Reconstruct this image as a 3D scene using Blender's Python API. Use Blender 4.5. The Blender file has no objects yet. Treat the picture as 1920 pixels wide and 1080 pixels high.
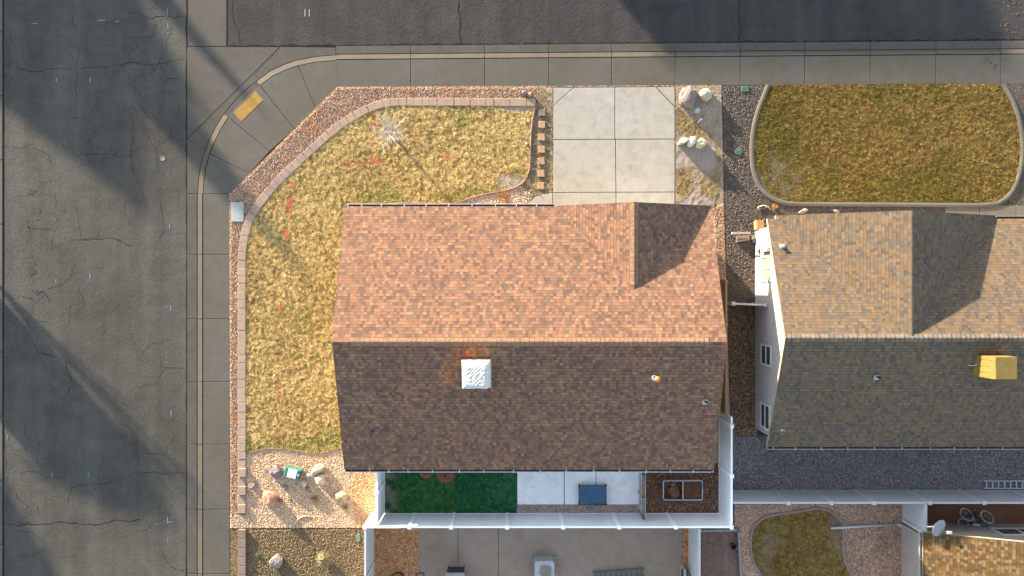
import bpy, bmesh, math, random
import numpy as np
from mathutils import Vector, Matrix
from mathutils.geometry import tessellate_polygon

S = bpy.context.scene
C = S.collection
R = math.radians
rnd = random.Random(7)

# ------------------------------------------------------------------ camera, sky, sun, exposure
H = 32.0                                   # drone height
cam = bpy.data.cameras.new('camera'); cam.sensor_width = 36; cam.lens = 24
cam.clip_end = 600
co = bpy.data.objects.new('camera', cam); C.objects.link(co); co.location = (0, 0, H); S.camera = co

SUN_EL = 7.4; SX, SY = .665, -.747         # shadows fall to +x, -y
W = bpy.data.worlds.new('World'); S.world = W; W.use_nodes = True
nt = W.node_tree; nt.nodes.clear()
sk = nt.nodes.new('ShaderNodeTexSky'); sk.sky_type = 'NISHITA'; sk.sun_disc = False
sk.sun_elevation = R(SUN_EL); sk.sun_rotation = math.atan2(-SX, -SY)
sk.altitude = 1400; sk.air_density = .8; sk.dust_density = 1.2; sk.ozone_density = .6
bg = nt.nodes.new('ShaderNodeBackground'); bg.inputs['Strength'].default_value = .15
wo = nt.nodes.new('ShaderNodeOutputWorld')
hs = nt.nodes.new('ShaderNodeHueSaturation'); hs.inputs['Saturation'].default_value = .66; hs.inputs['Value'].default_value = .75   # pale winter haze
nt.links.new(sk.outputs[0], hs.inputs['Color']); nt.links.new(hs.outputs[0], bg.inputs[0]); nt.links.new(bg.outputs[0], wo.inputs[0])
sl = bpy.data.lights.new('sun', 'SUN'); sl.energy = 4.05; sl.angle = R(.8); sl.color = (1, .82, .62)
so = bpy.data.objects.new('sun', sl); C.objects.link(so)
ce = math.cos(R(SUN_EL))
so.rotation_euler = Vector((SX*ce, SY*ce, -math.sin(R(SUN_EL)))).to_track_quat('-Z', 'Y').to_euler()
so.location = (-40, 45, 20)
S.view_settings.view_transform = 'Standard'; S.view_settings.look = 'None'
S.view_settings.gamma = 1; S.view_settings.exposure = 3.0

def G(px, py, z=0.0):
    return ((px-960)/1280*(H-z), (540-py)/1280*(H-z))
def GP(pts, z=0.0): return [G(x, y, z) for x, y in pts]

# ------------------------------------------------------------------ materials
def N(nt, t, **kw):
    n = nt.nodes.new(t)
    for k, v in kw.items(): setattr(n, k, v)
    return n
def ramp(nt, stops, interp='LINEAR'):
    n = nt.nodes.new('ShaderNodeValToRGB'); cr = n.color_ramp; cr.interpolation = interp
    while len(cr.elements) < len(stops): cr.elements.new(.5)
    for e, (p, c) in zip(cr.elements, stops): e.position = p; e.color = (*c[:3], 1)
    return n
def new_mat(name, rough=.9, spec=.25, metal=0):
    m = bpy.data.materials.new(name); m.use_nodes = True
    t = m.node_tree; b = t.nodes['Principled BSDF']
    b.inputs['Roughness'].default_value = rough; b.inputs['Specular IOR Level'].default_value = spec
    b.inputs['Metallic'].default_value = metal
    return m, t, b
def coords(t, kind='Object'):
    return N(t, 'ShaderNodeTexCoord').outputs[kind]
def noise(t, vec, scale, detail=4, rough=.55, dist=0):
    n = N(t, 'ShaderNodeTexNoise'); n.inputs['Scale'].default_value = scale
    n.inputs['Detail'].default_value = detail; n.inputs['Roughness'].default_value = rough
    n.inputs['Distortion'].default_value = dist
    if vec is not None: t.links.new(vec, n.inputs['Vector'])
    return n.outputs['Fac']
def mix(t, fac, a, b, mode='MIX'):
    n = N(t, 'ShaderNodeMix', data_type='RGBA', blend_type=mode)
    for sock, v in ((n.inputs[0], fac), (n.inputs[6], a), (n.inputs[7], b)):
        if isinstance(v, (int, float)): sock.default_value = v
        elif isinstance(v, tuple): sock.default_value = (*v[:3], 1)
        else: t.links.new(v, sock)
    return n.outputs[2]
def math_(t, op, a, b=0.0, c=0.0):
    n = N(t, 'ShaderNodeMath', operation=op)
    for s, v in zip(n.inputs, (a, b, c)):
        if isinstance(v, (int, float)): s.default_value = v
        else: t.links.new(v, s)
    return n.outputs[0]
def bump(t, b, h, strength, dist):
    n = N(t, 'ShaderNodeBump'); n.inputs['Strength'].default_value = strength; n.inputs['Distance'].default_value = dist
    t.links.new(h, n.inputs['Height']); t.links.new(n.outputs[0], b.inputs['Normal'])
def mul(c, k): return tuple(x*k for x in c)

def plain(name, col, rough=.7, spec=.3, metal=0, var=.12, scale=6, bm=0, bscale=40):
    m, t, b = new_mat(name, rough, spec, metal); v = coords(t)
    n = noise(t, v, scale, 5)
    r = ramp(t, [(.3, mul(col, 1-var)), (.7, mul(col, 1+var))]); t.links.new(n, r.inputs[0])
    t.links.new(r.outputs[0], b.inputs['Base Color'])
    if bm: bump(t, b, noise(t, v, bscale, 3), bm, .02)
    return m

def concrete(name, col, stain=.25, tint=(.9, .86, .78), bs=.12):
    m, t, b = new_mat(name, .88, .25); v = coords(t)
    big = noise(t, v, .35, 4, .6); mid = noise(t, v, 2.2, 6, .65, .4); fine = noise(t, v, 45, 3, .7)
    r1 = ramp(t, [(.3, mul(col, 1-stain*.55)), (.5, col), (.72, mul(col, 1+stain*.35))]); t.links.new(mid, r1.inputs[0])
    r2 = ramp(t, [(.35, tint), (.65, (1, 1, 1))]); t.links.new(big, r2.inputs[0])
    c = mix(t, 1, r1.outputs[0], r2.outputs[0], 'MULTIPLY')
    r3 = ramp(t, [(.25, (.78, .78, .78)), (.5, (1, 1, 1)), (.8, (1.12, 1.1, 1.08))]); t.links.new(fine, r3.inputs[0])
    c = mix(t, 1, c, r3.outputs[0], 'MULTIPLY')
    sp = N(t, 'ShaderNodeTexVoronoi'); sp.inputs['Scale'].default_value = 1.3; t.links.new(v, sp.inputs['Vector'])
    rs = ramp(t, [(.02, (.45, .43, .40)), (.06, (1, 1, 1))]); t.links.new(sp.outputs['Distance'], rs.inputs[0])
    c = mix(t, .7, c, rs.outputs[0], 'MULTIPLY')
    t.links.new(c, b.inputs['Base Color'])
    h = math_(t, 'ADD', math_(t, 'MULTIPLY', fine, .6), mid)
    bump(t, b, h, bs, .02)
    return m

def asphalt(name, col, coarse=1.0, bs=.8):
    m, t, b = new_mat(name, .92, .2); v = coords(t)
    big = noise(t, v, .16, 5, .6, .3); mid = noise(t, v, 1.4, 6, .7); fine = noise(t, v, 17*coarse, 5, .8)
    r1 = ramp(t, [(.28, mul(col, .72)), (.5, col), (.75, mul(col, 1.22))]); t.links.new(big, r1.inputs[0])
    r2 = ramp(t, [(.3, (.82, .82, .83)), (.7, (1.12, 1.11, 1.1))]); t.links.new(mid, r2.inputs[0])
    r3 = ramp(t, [(.28, (.45, .45, .46)), (.5, (1, 1, 1)), (.75, (1.75, 1.72, 1.68))]); t.links.new(fine, r3.inputs[0])
    c = mix(t, 1, mix(t, 1, r1.outputs[0], r2.outputs[0], 'MULTIPLY'), r3.outputs[0], 'MULTIPLY')
    pn = noise(t, v, .42, 3, .55, .8); rp = ramp(t, [(.40, (.84, .84, .85)), (.46, (1, 1, 1)), (.60, (1, 1, 1)), (.64, (1.10, 1.09, 1.07))]); t.links.new(pn, rp.inputs[0])
    c = mix(t, .8, c, rp.outputs[0], 'MULTIPLY')
    # wheel streaks worn along the road
    mp = N(t, 'ShaderNodeMapping'); mp.inputs['Scale'].default_value = (1.1, .05, 1); t.links.new(v, mp.inputs['Vector'])
    st = noise(t, mp.outputs[0], 1.2, 3, .5); rs = ramp(t, [(.35, (.86, .86, .87)), (.65, (1.1, 1.09, 1.08))]); t.links.new(st, rs.inputs[0])
    c = mix(t, 1, c, rs.outputs[0], 'MULTIPLY')
    t.links.new(c, b.inputs['Base Color'])
    h = math_(t, 'ADD', fine, math_(t, 'MULTIPLY', noise(t, v, 5, 4, .6), .8))
    bump(t, b, h, bs, .02)
    return m

def gravel(name, cols, scale=22, bs=.5, tintn=None, tintc=None, tf=.5):
    """loose stones: voronoi cells, a colour per cell"""
    m, t, b = new_mat(name, .9, .2); v = coords(t)
    vo = N(t, 'ShaderNodeTexVoronoi'); vo.inputs['Scale'].default_value = scale; t.links.new(v, vo.inputs['Vector'])
    sep = N(t, 'ShaderNodeSeparateColor'); t.links.new(vo.outputs['Color'], sep.inputs[0])
    n = len(cols); r = ramp(t, [(i/n, c) for i, c in enumerate(cols)], 'CONSTANT'); t.links.new(sep.outputs[0], r.inputs[0])
    c = r.outputs[0]
    big = noise(t, v, .8, 5, .6); rb = ramp(t, [(.3, (.8, .79, .8)), (.7, (1.15, 1.13, 1.1))]); t.links.new(big, rb.inputs[0])
    c = mix(t, 1, c, rb.outputs[0], 'MULTIPLY')
    ed = ramp(t, [(.0, (1.08, 1.08, 1.08)), (.75, (.62, .6, .59))]); t.links.new(vo.outputs['Distance'], ed.inputs[0])  # darkens toward stone edges, painting in the shade of the gaps
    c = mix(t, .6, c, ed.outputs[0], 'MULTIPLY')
    if tintc:
        tn = noise(t, v, tintn, 4, .6); rt = ramp(t, [(.5, (0, 0, 0)), (.66, (1, 1, 1))]); t.links.new(tn, rt.inputs[0])
        c = mix(t, math_(t, 'MULTIPLY', rt.outputs[0], tf), c, tintc)
    t.links.new(c, b.inputs['Base Color'])
    bump(t, b, math_(t, 'SUBTRACT', 1.0, vo.outputs['Distance']), bs, 1/scale)
    return m

def soil(name, c1, c2, c3, sc=5, bs=.6):
    m, t, b = new_mat(name, .95, .1); v = coords(t)
    n1 = noise(t, v, sc*.25, 6, .65, .5); n2 = noise(t, v, sc*3, 5, .7)
    r = ramp(t, [(.32, c1), (.5, c2), (.68, c3)]); t.links.new(math_(t, 'ADD', math_(t, 'MULTIPLY', n1, .55), math_(t, 'MULTIPLY', n2, .45)), r.inputs[0])
    f = noise(t, v, 55, 3, .8); rf = ramp(t, [(.3, (.65, .65, .65)), (.7, (1.3, 1.28, 1.25))]); t.links.new(f, rf.inputs[0])
    t.links.new(mix(t, 1, r.outputs[0], rf.outputs[0], 'MULTIPLY'), b.inputs['Base Color'])
    bump(t, b, math_(t, 'ADD', n2, f), bs, .03)
    return m

def attr_mat(name, rough=.9, spec=.15, k=1.0, trans=0):
    m, t, b = new_mat(name, rough, spec)
    a = N(t, 'ShaderNodeAttribute'); a.attribute_name = 'Col'
    n = noise(t, coords(t), 30, 3); r = ramp(t, [(.3, (.85*k,)*3), (.7, (1.15*k,)*3)]); t.links.new(n, r.inputs[0])
    t.links.new(mix(t, 1, a.outputs['Color'], r.outputs[0], 'MULTIPLY'), b.inputs['Base Color'])
    return m

def shingles(name, cols, h=.134, w=.135, stain=None, streak=None):
    """laminated shingles: courses of random tabs in UV metres"""
    m, t, b = new_mat(name, .93, .15)
    uv = N(t, 'ShaderNodeUVMap').outputs[0]
    sp = N(t, 'ShaderNodeSeparateXYZ'); t.links.new(uv, sp.inputs[0])
    u, vv = sp.outputs[0], sp.outputs[1]
    row = math_(t, 'FLOOR', math_(t, 'DIVIDE', vv, h))
    wn = N(t, 'ShaderNodeTexWhiteNoise', noise_dimensions='1D'); t.links.new(row, wn.inputs['W'])
    uu = math_(t, 'ADD', math_(t, 'DIVIDE', u, w), math_(t, 'MULTIPLY', wn.outputs['Value'], 37.0))
    # uneven tab edges
    cu = N(t, 'ShaderNodeCombineXYZ'); t.links.new(math_(t, 'MULTIPLY', uu, .9), cu.inputs[0]); t.links.new(math_(t, 'MULTIPLY', row, 7.31), cu.inputs[1])
    wob = noise(t, cu.outputs[0], 1.0, 1, .5)
    uu = math_(t, 'ADD', uu, math_(t, 'MULTIPLY', wob, .55))
    cell = math_(t, 'FLOOR', uu)
    cc = N(t, 'ShaderNodeCombineXYZ'); t.links.new(cell, cc.inputs[0]); t.links.new(row, cc.inputs[1])
    w2 = N(t, 'ShaderNodeTexWhiteNoise', noise_dimensions='2D'); t.links.new(cc.outputs[0], w2.inputs['Vector'])
    n = len(cols); r = ramp(t, [(i/n, c) for i, c in enumerate(cols)], 'CONSTANT'); t.links.new(w2.outputs['Value'], r.inputs[0])
    sc = N(t, 'ShaderNodeSeparateColor'); t.links.new(w2.outputs['Color'], sc.inputs[0])
    rv = ramp(t, [(0, (.88, .88, .88)), (1, (1.12, 1.11, 1.1))]); t.links.new(sc.outputs[1], rv.inputs[0])
    c = mix(t, 1, r.outputs[0], rv.outputs[0], 'MULTIPLY')
    g = noise(t, uv, 60, 3, .8); rg = ramp(t, [(.3, (.7, .7, .7)), (.7, (1.25, 1.25, 1.25))]); t.links.new(g, rg.inputs[0])
    c = mix(t, 1, c, rg.outputs[0], 'MULTIPLY')
    bg_ = noise(t, uv, .45, 4, .6); rb = ramp(t, [(.3, (.94, .93, .94)), (.7, (1.05, 1.05, 1.04))]); t.links.new(bg_, rb.inputs[0])
    c = mix(t, 1, c, rb.outputs[0], 'MULTIPLY')
    # a darker line along the butt of each course
    fv = math_(t, 'FRACT', math_(t, 'DIVIDE', vv, h)); fu = math_(t, 'FRACT', uu)
    ln = ramp(t, [(.0, (.32, .29, .29)), (.2, (1, 1, 1))]); t.links.new(fv, ln.inputs[0])
    c = mix(t, .8, c, ln.outputs[0], 'MULTIPLY')
    lu = ramp(t, [(.0, (.6, .58, .58)), (.1, (1, 1, 1))]); t.links.new(fu, lu.inputs[0])
    c = mix(t, .5, c, lu.outputs[0], 'MULTIPLY')
    if stain:                               # rust washed down from the cooler: (centre xyz, radius, colour)
        pos = coords(t)
        for ctr, rad, sc_, colr in stain:
            mp = N(t, 'ShaderNodeVectorMath', operation='SUBTRACT'); t.links.new(pos, mp.inputs[0]); mp.inputs[1].default_value = ctr
            ms = N(t, 'ShaderNodeVectorMath', operation='MULTIPLY'); t.links.new(mp.outputs[0], ms.inputs[0]); ms.inputs[1].default_value = sc_
            ln_ = N(t, 'ShaderNodeVectorMath', operation='LENGTH'); t.links.new(ms.outputs[0], ln_.inputs[0])
            d = math_(t, 'ADD', math_(t, 'DIVIDE', ln_.outputs['Value'], rad), math_(t, 'MULTIPLY', noise(t, pos, 2.5, 5, .7), .9))
            rr = ramp(t, [(.45, (1, 1, 1)), (1.0, (0, 0, 0))]); t.links.new(d, rr.inputs[0])
            c = mix(t, math_(t, 'MULTIPLY', rr.outputs[0], .5), c, mix(t, 1, c, colr, 'MULTIPLY'))
    t.links.new(c, b.inputs['Base Color'])
    hgt = math_(t, 'ADD', math_(t, 'MULTIPLY', math_(t, 'SUBTRACT', 1.0, fv), 1.0), math_(t, 'MULTIPLY', sc.outputs[2], .55))
    hgt = math_(t, 'ADD', hgt, math_(t, 'MULTIPLY', g, .25))
    bump(t, b, hgt, .55, .012)
    return m

def brushed_vinyl(name, col, groove=.16):
    """white vinyl boards: narrow vertical tongue lines"""
    m, t, b = new_mat(name, .45, .4); v = coords(t)
    sp = N(t, 'ShaderNodeSeparateXYZ'); t.links.new(v, sp.inputs[0])
    f = math_(t, 'FRACT', math_(t, 'DIVIDE', sp.outputs[0], groove))
    r = ramp(t, [(0, (.80, .80, .81)), (.06, (1, 1, 1)), (.94, (1, 1, 1)), (1, (.80, .80, .81))]); t.links.new(f, r.inputs[0])
    n = noise(t, v, 1.5, 5, .6); rn = ramp(t, [(.3, mul(col, .93)), (.7, mul(col, 1.04))]); t.links.new(n, rn.inputs[0])
    t.links.new(mix(t, 1, rn.outputs[0], r.outputs[0], 'MULTIPLY'), b.inputs['Base Color'])
    bump(t, b, r.outputs[0], .4, .01)
    return m

M = {}
M['terrain'] = soil('terrain_dirt', (.15, .12, .09), (.2, .165, .125), (.26, .21, .165), 3)
M['asphalt'] = asphalt('street_asphalt', (.062, .060, .051))
M['asphalt_new'] = asphalt('side_street_asphalt', (.037, .036, .034), .8)
M['crack'] = plain('crack_shade_black', (.018, .017, .017), .95, .1)
M['stain'] = plain('oil_stain', (.028, .026, .024), .7, .3)
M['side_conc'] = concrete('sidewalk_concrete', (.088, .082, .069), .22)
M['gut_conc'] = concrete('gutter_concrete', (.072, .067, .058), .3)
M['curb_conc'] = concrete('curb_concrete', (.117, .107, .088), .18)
M['bed'] = plain('joint_bed_grey', (.042, .039, .034), .95, .1)
M['roll'] = concrete('rolled_curb_concrete', (.063, .056, .047), .2)
M['joint'] = plain('joint_dirt', (.03, .027, .024), .95, .1)
M['drive'] = concrete('driveway_concrete', (.280, .272, .239), .34, (.95, .93, .89), .06)
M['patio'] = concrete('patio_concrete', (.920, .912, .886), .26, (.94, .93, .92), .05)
M['patio2'] = concrete('back_patio_concrete', (.245, .189, .146), .25)
M['yellow'] = plain('tactile_yellow', (.270, .150, .026), .7, .3, var=.22, scale=5)
MULTI = [(.259, .145, .087), (.382, .248, .155), (.166, .102, .077), (.430, .312, .208), (.233, .161, .127), (.320, .178, .091), (.123, .086, .072), (.356, .269, .195)]
M['gravel'] = gravel('multi_gravel', MULTI, 20, .5, 1.1, (.22, .12, .06), .2)
M['gravel_yard'] = gravel('corner_gravel', [(.438, .275, .151), (.544, .370, .227), (.290, .190, .130), (.579, .426, .288), (.369, .260, .193), (.491, .299, .151)], 20, .5, .9, (.395, .190, .061), .4)
M['gravel_bed'] = gravel('bed_gravel', [(.359, .257, .211), (.484, .390, .328), (.281, .203, .187), (.429, .312, .234), (.218, .179, .172)], 20)
M['gravel_shade'] = gravel('narrow_gravel', [(.378, .297, .252), (.540, .450, .387), (.270, .207, .180), (.450, .324, .234), (.198, .171, .162)], 20)
M['gravel_east'] = gravel('grey_brown_gravel', [(.068, .057, .046), (.090, .077, .062), (.050, .041, .038), (.108, .093, .076), (.076, .060, .046)], 17)
M['gravel_south'] = gravel('tan_gravel', [(.143, .099, .048), (.182, .132, .067), (.098, .069, .038), (.195, .150, .084), (.156, .090, .041)], 17, .45, .9, (.104, .072, .053), .4)
M['gravel_brown'] = gravel('brown_gravel', [(.350, .160, .070), (.525, .256, .114), (.245, .109, .053), (.455, .211, .092), (.612, .326, .158)], 17)
M['gravel_pink'] = gravel('pink_gravel', [(.336, .203, .138), (.448, .277, .187), (.240, .149, .105), (.400, .230, .154), (.496, .338, .231)], 17)
M['charcoal'] = gravel('charcoal_gravel', [(.149, .138, .136), (.203, .188, .180), (.108, .100, .099), (.270, .250, .238), (.167, .145, .132)], 18)
M['dirt_strip'] = soil('dry_strip_soil', (.144, .108, .072), (.240, .198, .141), (.312, .270, .204), 5)
M['dirt_dark'] = soil('dark_soil', (.075, .033, .017), (.150, .068, .036), (.240, .116, .060), 5)
M['dirt_side'] = gravel('debris_soil', [(.120, .068, .042), (.180, .098, .060), (.084, .051, .033), (.264, .166, .105), (.144, .078, .045)], 14)
M['dirt_red'] = soil('red_brown_soil', (.112, .048, .028), (.180, .084, .048), (.255, .132, .080), 5)
M['dirt_bed'] = soil('garden_soil', (.119, .066, .050), (.182, .108, .083), (.266, .168, .127), 5)
M['grass'] = attr_mat('grass_blades', .85, .12)
M['stone_attr'] = attr_mat('loose_stone', .9, .2)
M['block'] = concrete('border_block_concrete', (.282, .213, .159), .25, (.88, .84, .84))
M['block_pink'] = concrete('border_block_pink', (.240, .174, .153), .25, (.9, .86, .86))
M['bender'] = plain('red_edging', (.234, .124, .107), .7, .3, var=.2)
M['block_dull'] = concrete('dull_block_concrete', (.175, .132, .104), .25, (.88, .84, .84))
M['paver'] = concrete('paver_tan', (.322, .217, .143), .2)
M['paver_grey'] = concrete('paver_grey', (.167, .133, .124), .2)
ROOF1 = [(.109, .065, .048), (.175, .098, .059), (.141, .083, .059), (.191, .111, .066), (.115, .081, .055), (.164, .086, .057), (.104, .061, .048), (.156, .089, .057), (.183, .102, .060), (.097, .069, .050), (.146, .081, .062), (.207, .123, .075), (.125, .078, .055), (.169, .094, .062)]
M['roof1'] = shingles('brown_shingles', ROOF1, stain=[((-1.75, -2.75, 4.3), 1.5, (1, 1, .2), (2.4, 1.15, .38)), ((-2.6, -3.6, 4.1), .9, (1, .7, .2), (1.9, 1.1, .5))])
ROOF2 = [(0.069, 0.059, 0.050), (0.117, 0.080, 0.046), (0.090, 0.074, 0.057), (0.128, 0.087, 0.050), (0.077, 0.067, 0.056), (0.128, 0.093, 0.057), (0.101, 0.073, 0.046), (0.120, 0.093, 0.065), (0.083, 0.070, 0.056), (0.112, 0.078, 0.046), (0.096, 0.081, 0.065), (0.124, 0.084, 0.049)]
M['roof2'] = shingles('grey_tan_shingles', ROOF2, stain=[((19.7, -2.7, 4.2), 1.1, (1, 1, .2), (1.7, .95, .5))])
M['roof3'] = shingles('pale_tan_shingles', [(.099, .061, .024), (.078, .042, .016), (.125, .087, .038), (.068, .047, .026), (.135, .103, .053), (.104, .056, .019)])
M['cap1'] = plain('brown_cap_shingle', (.189, .114, .071), .93, .15, var=.25, scale=7)
M['cap2'] = plain('grey_cap_shingle', (.125, .105, .085), .93, .15, var=.35, scale=4)
M['trim'] = plain('cream_trim', (.434, .399, .350), .6)
M['trim2'] = plain('tan_trim', (.280, .224, .164), .6)
M['stucco'] = plain('tan_stucco', (.315, .252, .189), .9, bm=.2, bscale=60)
M['stucco2'] = plain('pale_grey_stucco', (.393, .369, .362), .9, bm=.2, bscale=60)
M['stucco3'] = plain('beige_stucco', (.261, .221, .194), .9, bm=.2, bscale=60)
M['gutter'] = plain('gutter_grey_white', (.434, .441, .448), .5, .4)
M['debris'] = plain('gutter_debris', (.05, .04, .035), .95)
M['gutter2'] = plain('gutter_tan_grey', (.238, .231, .224), .5, .4)
M['glass'] = plain('window_glass', (.045, .05, .05), .08, .6, var=.05)
M['curtain'] = plain('window_blind', (.22, .22, .17), .3, .5)
M['garage'] = plain('garage_door_paint', (.372, .348, .312), .6)
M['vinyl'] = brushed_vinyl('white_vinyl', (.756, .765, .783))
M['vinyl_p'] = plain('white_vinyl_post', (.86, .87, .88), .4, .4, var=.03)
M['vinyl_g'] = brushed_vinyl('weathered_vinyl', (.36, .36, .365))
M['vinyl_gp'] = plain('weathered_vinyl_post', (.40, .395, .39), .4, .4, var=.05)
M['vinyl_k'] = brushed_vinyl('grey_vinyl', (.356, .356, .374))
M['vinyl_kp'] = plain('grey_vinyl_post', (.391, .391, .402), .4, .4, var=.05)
M['wood_b'] = plain('brown_boards', (.288, .172, .088), .8, var=.2, scale=8)
M['wood'] = plain('weathered_wood', (.216, .162, .114), .85, var=.3, scale=9)
M['wood_w'] = plain('whitened_wood', (.279, .252, .225), .8, var=.15, scale=9)
M['wood_d'] = plain('dark_wood', (.12, .075, .045), .85, var=.3, scale=9)
M['timber'] = plain('grey_timber', (.24, .215, .20), .85, var=.2, scale=9)
M['canvas'] = plain('white_canvas', (.444, .431, .397), .8, bm=.9, bscale=7, var=.06)
M['tarp'] = plain('yellow_tarp', (.135, .096, .023), .6, bm=.5, bscale=4, var=.1)
M['metal'] = plain('galvanised', (.55, .58, .62), .35, .5, .6, var=.1)
M['black'] = plain('black_plastic', (.02, .02, .022), .5, .4)
M['navy'] = plain('navy_mesh', (.055, .125, .22), .8, bm=.15, bscale=80, var=.15, scale=3)
M['orange'] = plain('orange_pipe', (.360, .115, .019), .5)
M['white'] = plain('white_paint', (.560, .560, .546), .5, var=.05)
M['offwhite'] = plain('pale_plastic', (.264, .290, .290), .5, var=.06)
M['teal'] = plain('teal_plastic', (.018, .119, .095), .5, var=.1)
M['green_lid'] = plain('green_lid', (.050, .101, .080), .6, var=.15)
M['mint'] = plain('mint_lid', (.096, .163, .120), .6, var=.15)
M['rock_grey'] = concrete('grey_rock', (.180, .162, .153), .7, (.8, .72, .68), .6)
M['rock_pale'] = concrete('pale_rock', (.372, .348, .288), .5, (.9, .85, .75), .5)
M['rock_tan'] = concrete('tan_rock', (.300, .228, .162), .5, (.9, .8, .7), .5)
M['rock_pink'] = concrete('pink_rock', (.348, .198, .138), .5, (.9, .78, .7), .6)
M['rock_dark'] = concrete('dark_rock', (.13, .12, .13), .6, (.9, .9, .9), .6)
M['rock_green'] = concrete('pale_green_rock', (.312, .384, .240), .4, (.92, .95, .85), .5)
M['rock_white'] = concrete('white_rock', (.492, .486, .492), .3, (.95, .95, .95), .5)
M['rock_cream'] = concrete('cream_rock', (.420, .408, .270), .4, (.95, .92, .85), .5)
M['rock_dull'] = concrete('dull_rock', (.22, .20, .18), .6, (.85, .8, .78), .5)
M['bark'] = plain('pale_bark', (.396, .366, .342), .85, var=.15, scale=12)
M['bark_w'] = plain('white_bark', (.372, .354, .330), .85, var=.1, scale=12)
M['bark_d'] = plain('brown_bark', (.14, .10, .075), .9, var=.2, scale=12)
M['leaf_o'] = plain('dry_orange_leaf', (.30, .155, .055), .8, var=.4, scale=20)
M['leaf_r'] = plain('red_leaf', (.30, .12, .08), .8, var=.35, scale=20)
M['leaf_g'] = plain('dark_green_leaf', (.10, .13, .05), .8, var=.35, scale=20)
M['leaf_y'] = plain('dry_tan_leaf', (.198, .156, .084), .8, var=.3, scale=20)
M['red'] = plain('red_plastic', (.385, .021, .035), .5)
M['tan_hose'] = plain('tan_hose', (.45, .33, .24), .6)
M['bike_blue'] = plain('dark_blue_paint', (.03, .055, .085), .35, .5)
M['tyre'] = plain('pale_tyre', (.30, .29, .24), .7)
M['saddle'] = plain('pale_saddle', (.34, .33, .32), .6)
M['dish'] = plain('grey_dish', (.240, .248, .256), .5)
M['ac'] = plain('grey_enamel', (.30, .31, .31), .5)
M['ladder_g'] = plain('teal_ladder', (.045, .09, .095), .5)
M['fan'] = plain('fan_blade', (.30, .20, .10), .5)
M['paint_c'] = plain('cyan_paint_mark', (.10, .17, .19), .8, var=.3, scale=30)
M['paint_g'] = plain('green_paint_mark', (.05, .17, .13), .8, var=.3, scale=30)
M['paint_w'] = plain('white_paint_mark', (.2, .2, .19), .8, var=.3, scale=30)
M['leaf_pile'] = plain('leaf_pile', (.16, .075, .04), .85, bm=1, bscale=14, var=.6, scale=9)

# ------------------------------------------------------------------ mesh helpers
def tag(o, label=None, cat=None, group=None, kind=None):
    if label: o['label'] = label
    if cat: o['category'] = cat
    if group: o['group'] = group
    if kind: o['kind'] = kind
    return o
ORG = {}
def thing(name, label, cat, loc=(0, 0, 0), rz=0, group=None):
    o = bpy.data.objects.new(name, None); C.objects.link(o); o.empty_display_size = .2
    o.location = loc; o.rotation_euler = (0, 0, rz)
    return tag(o, label, cat, group)

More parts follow.
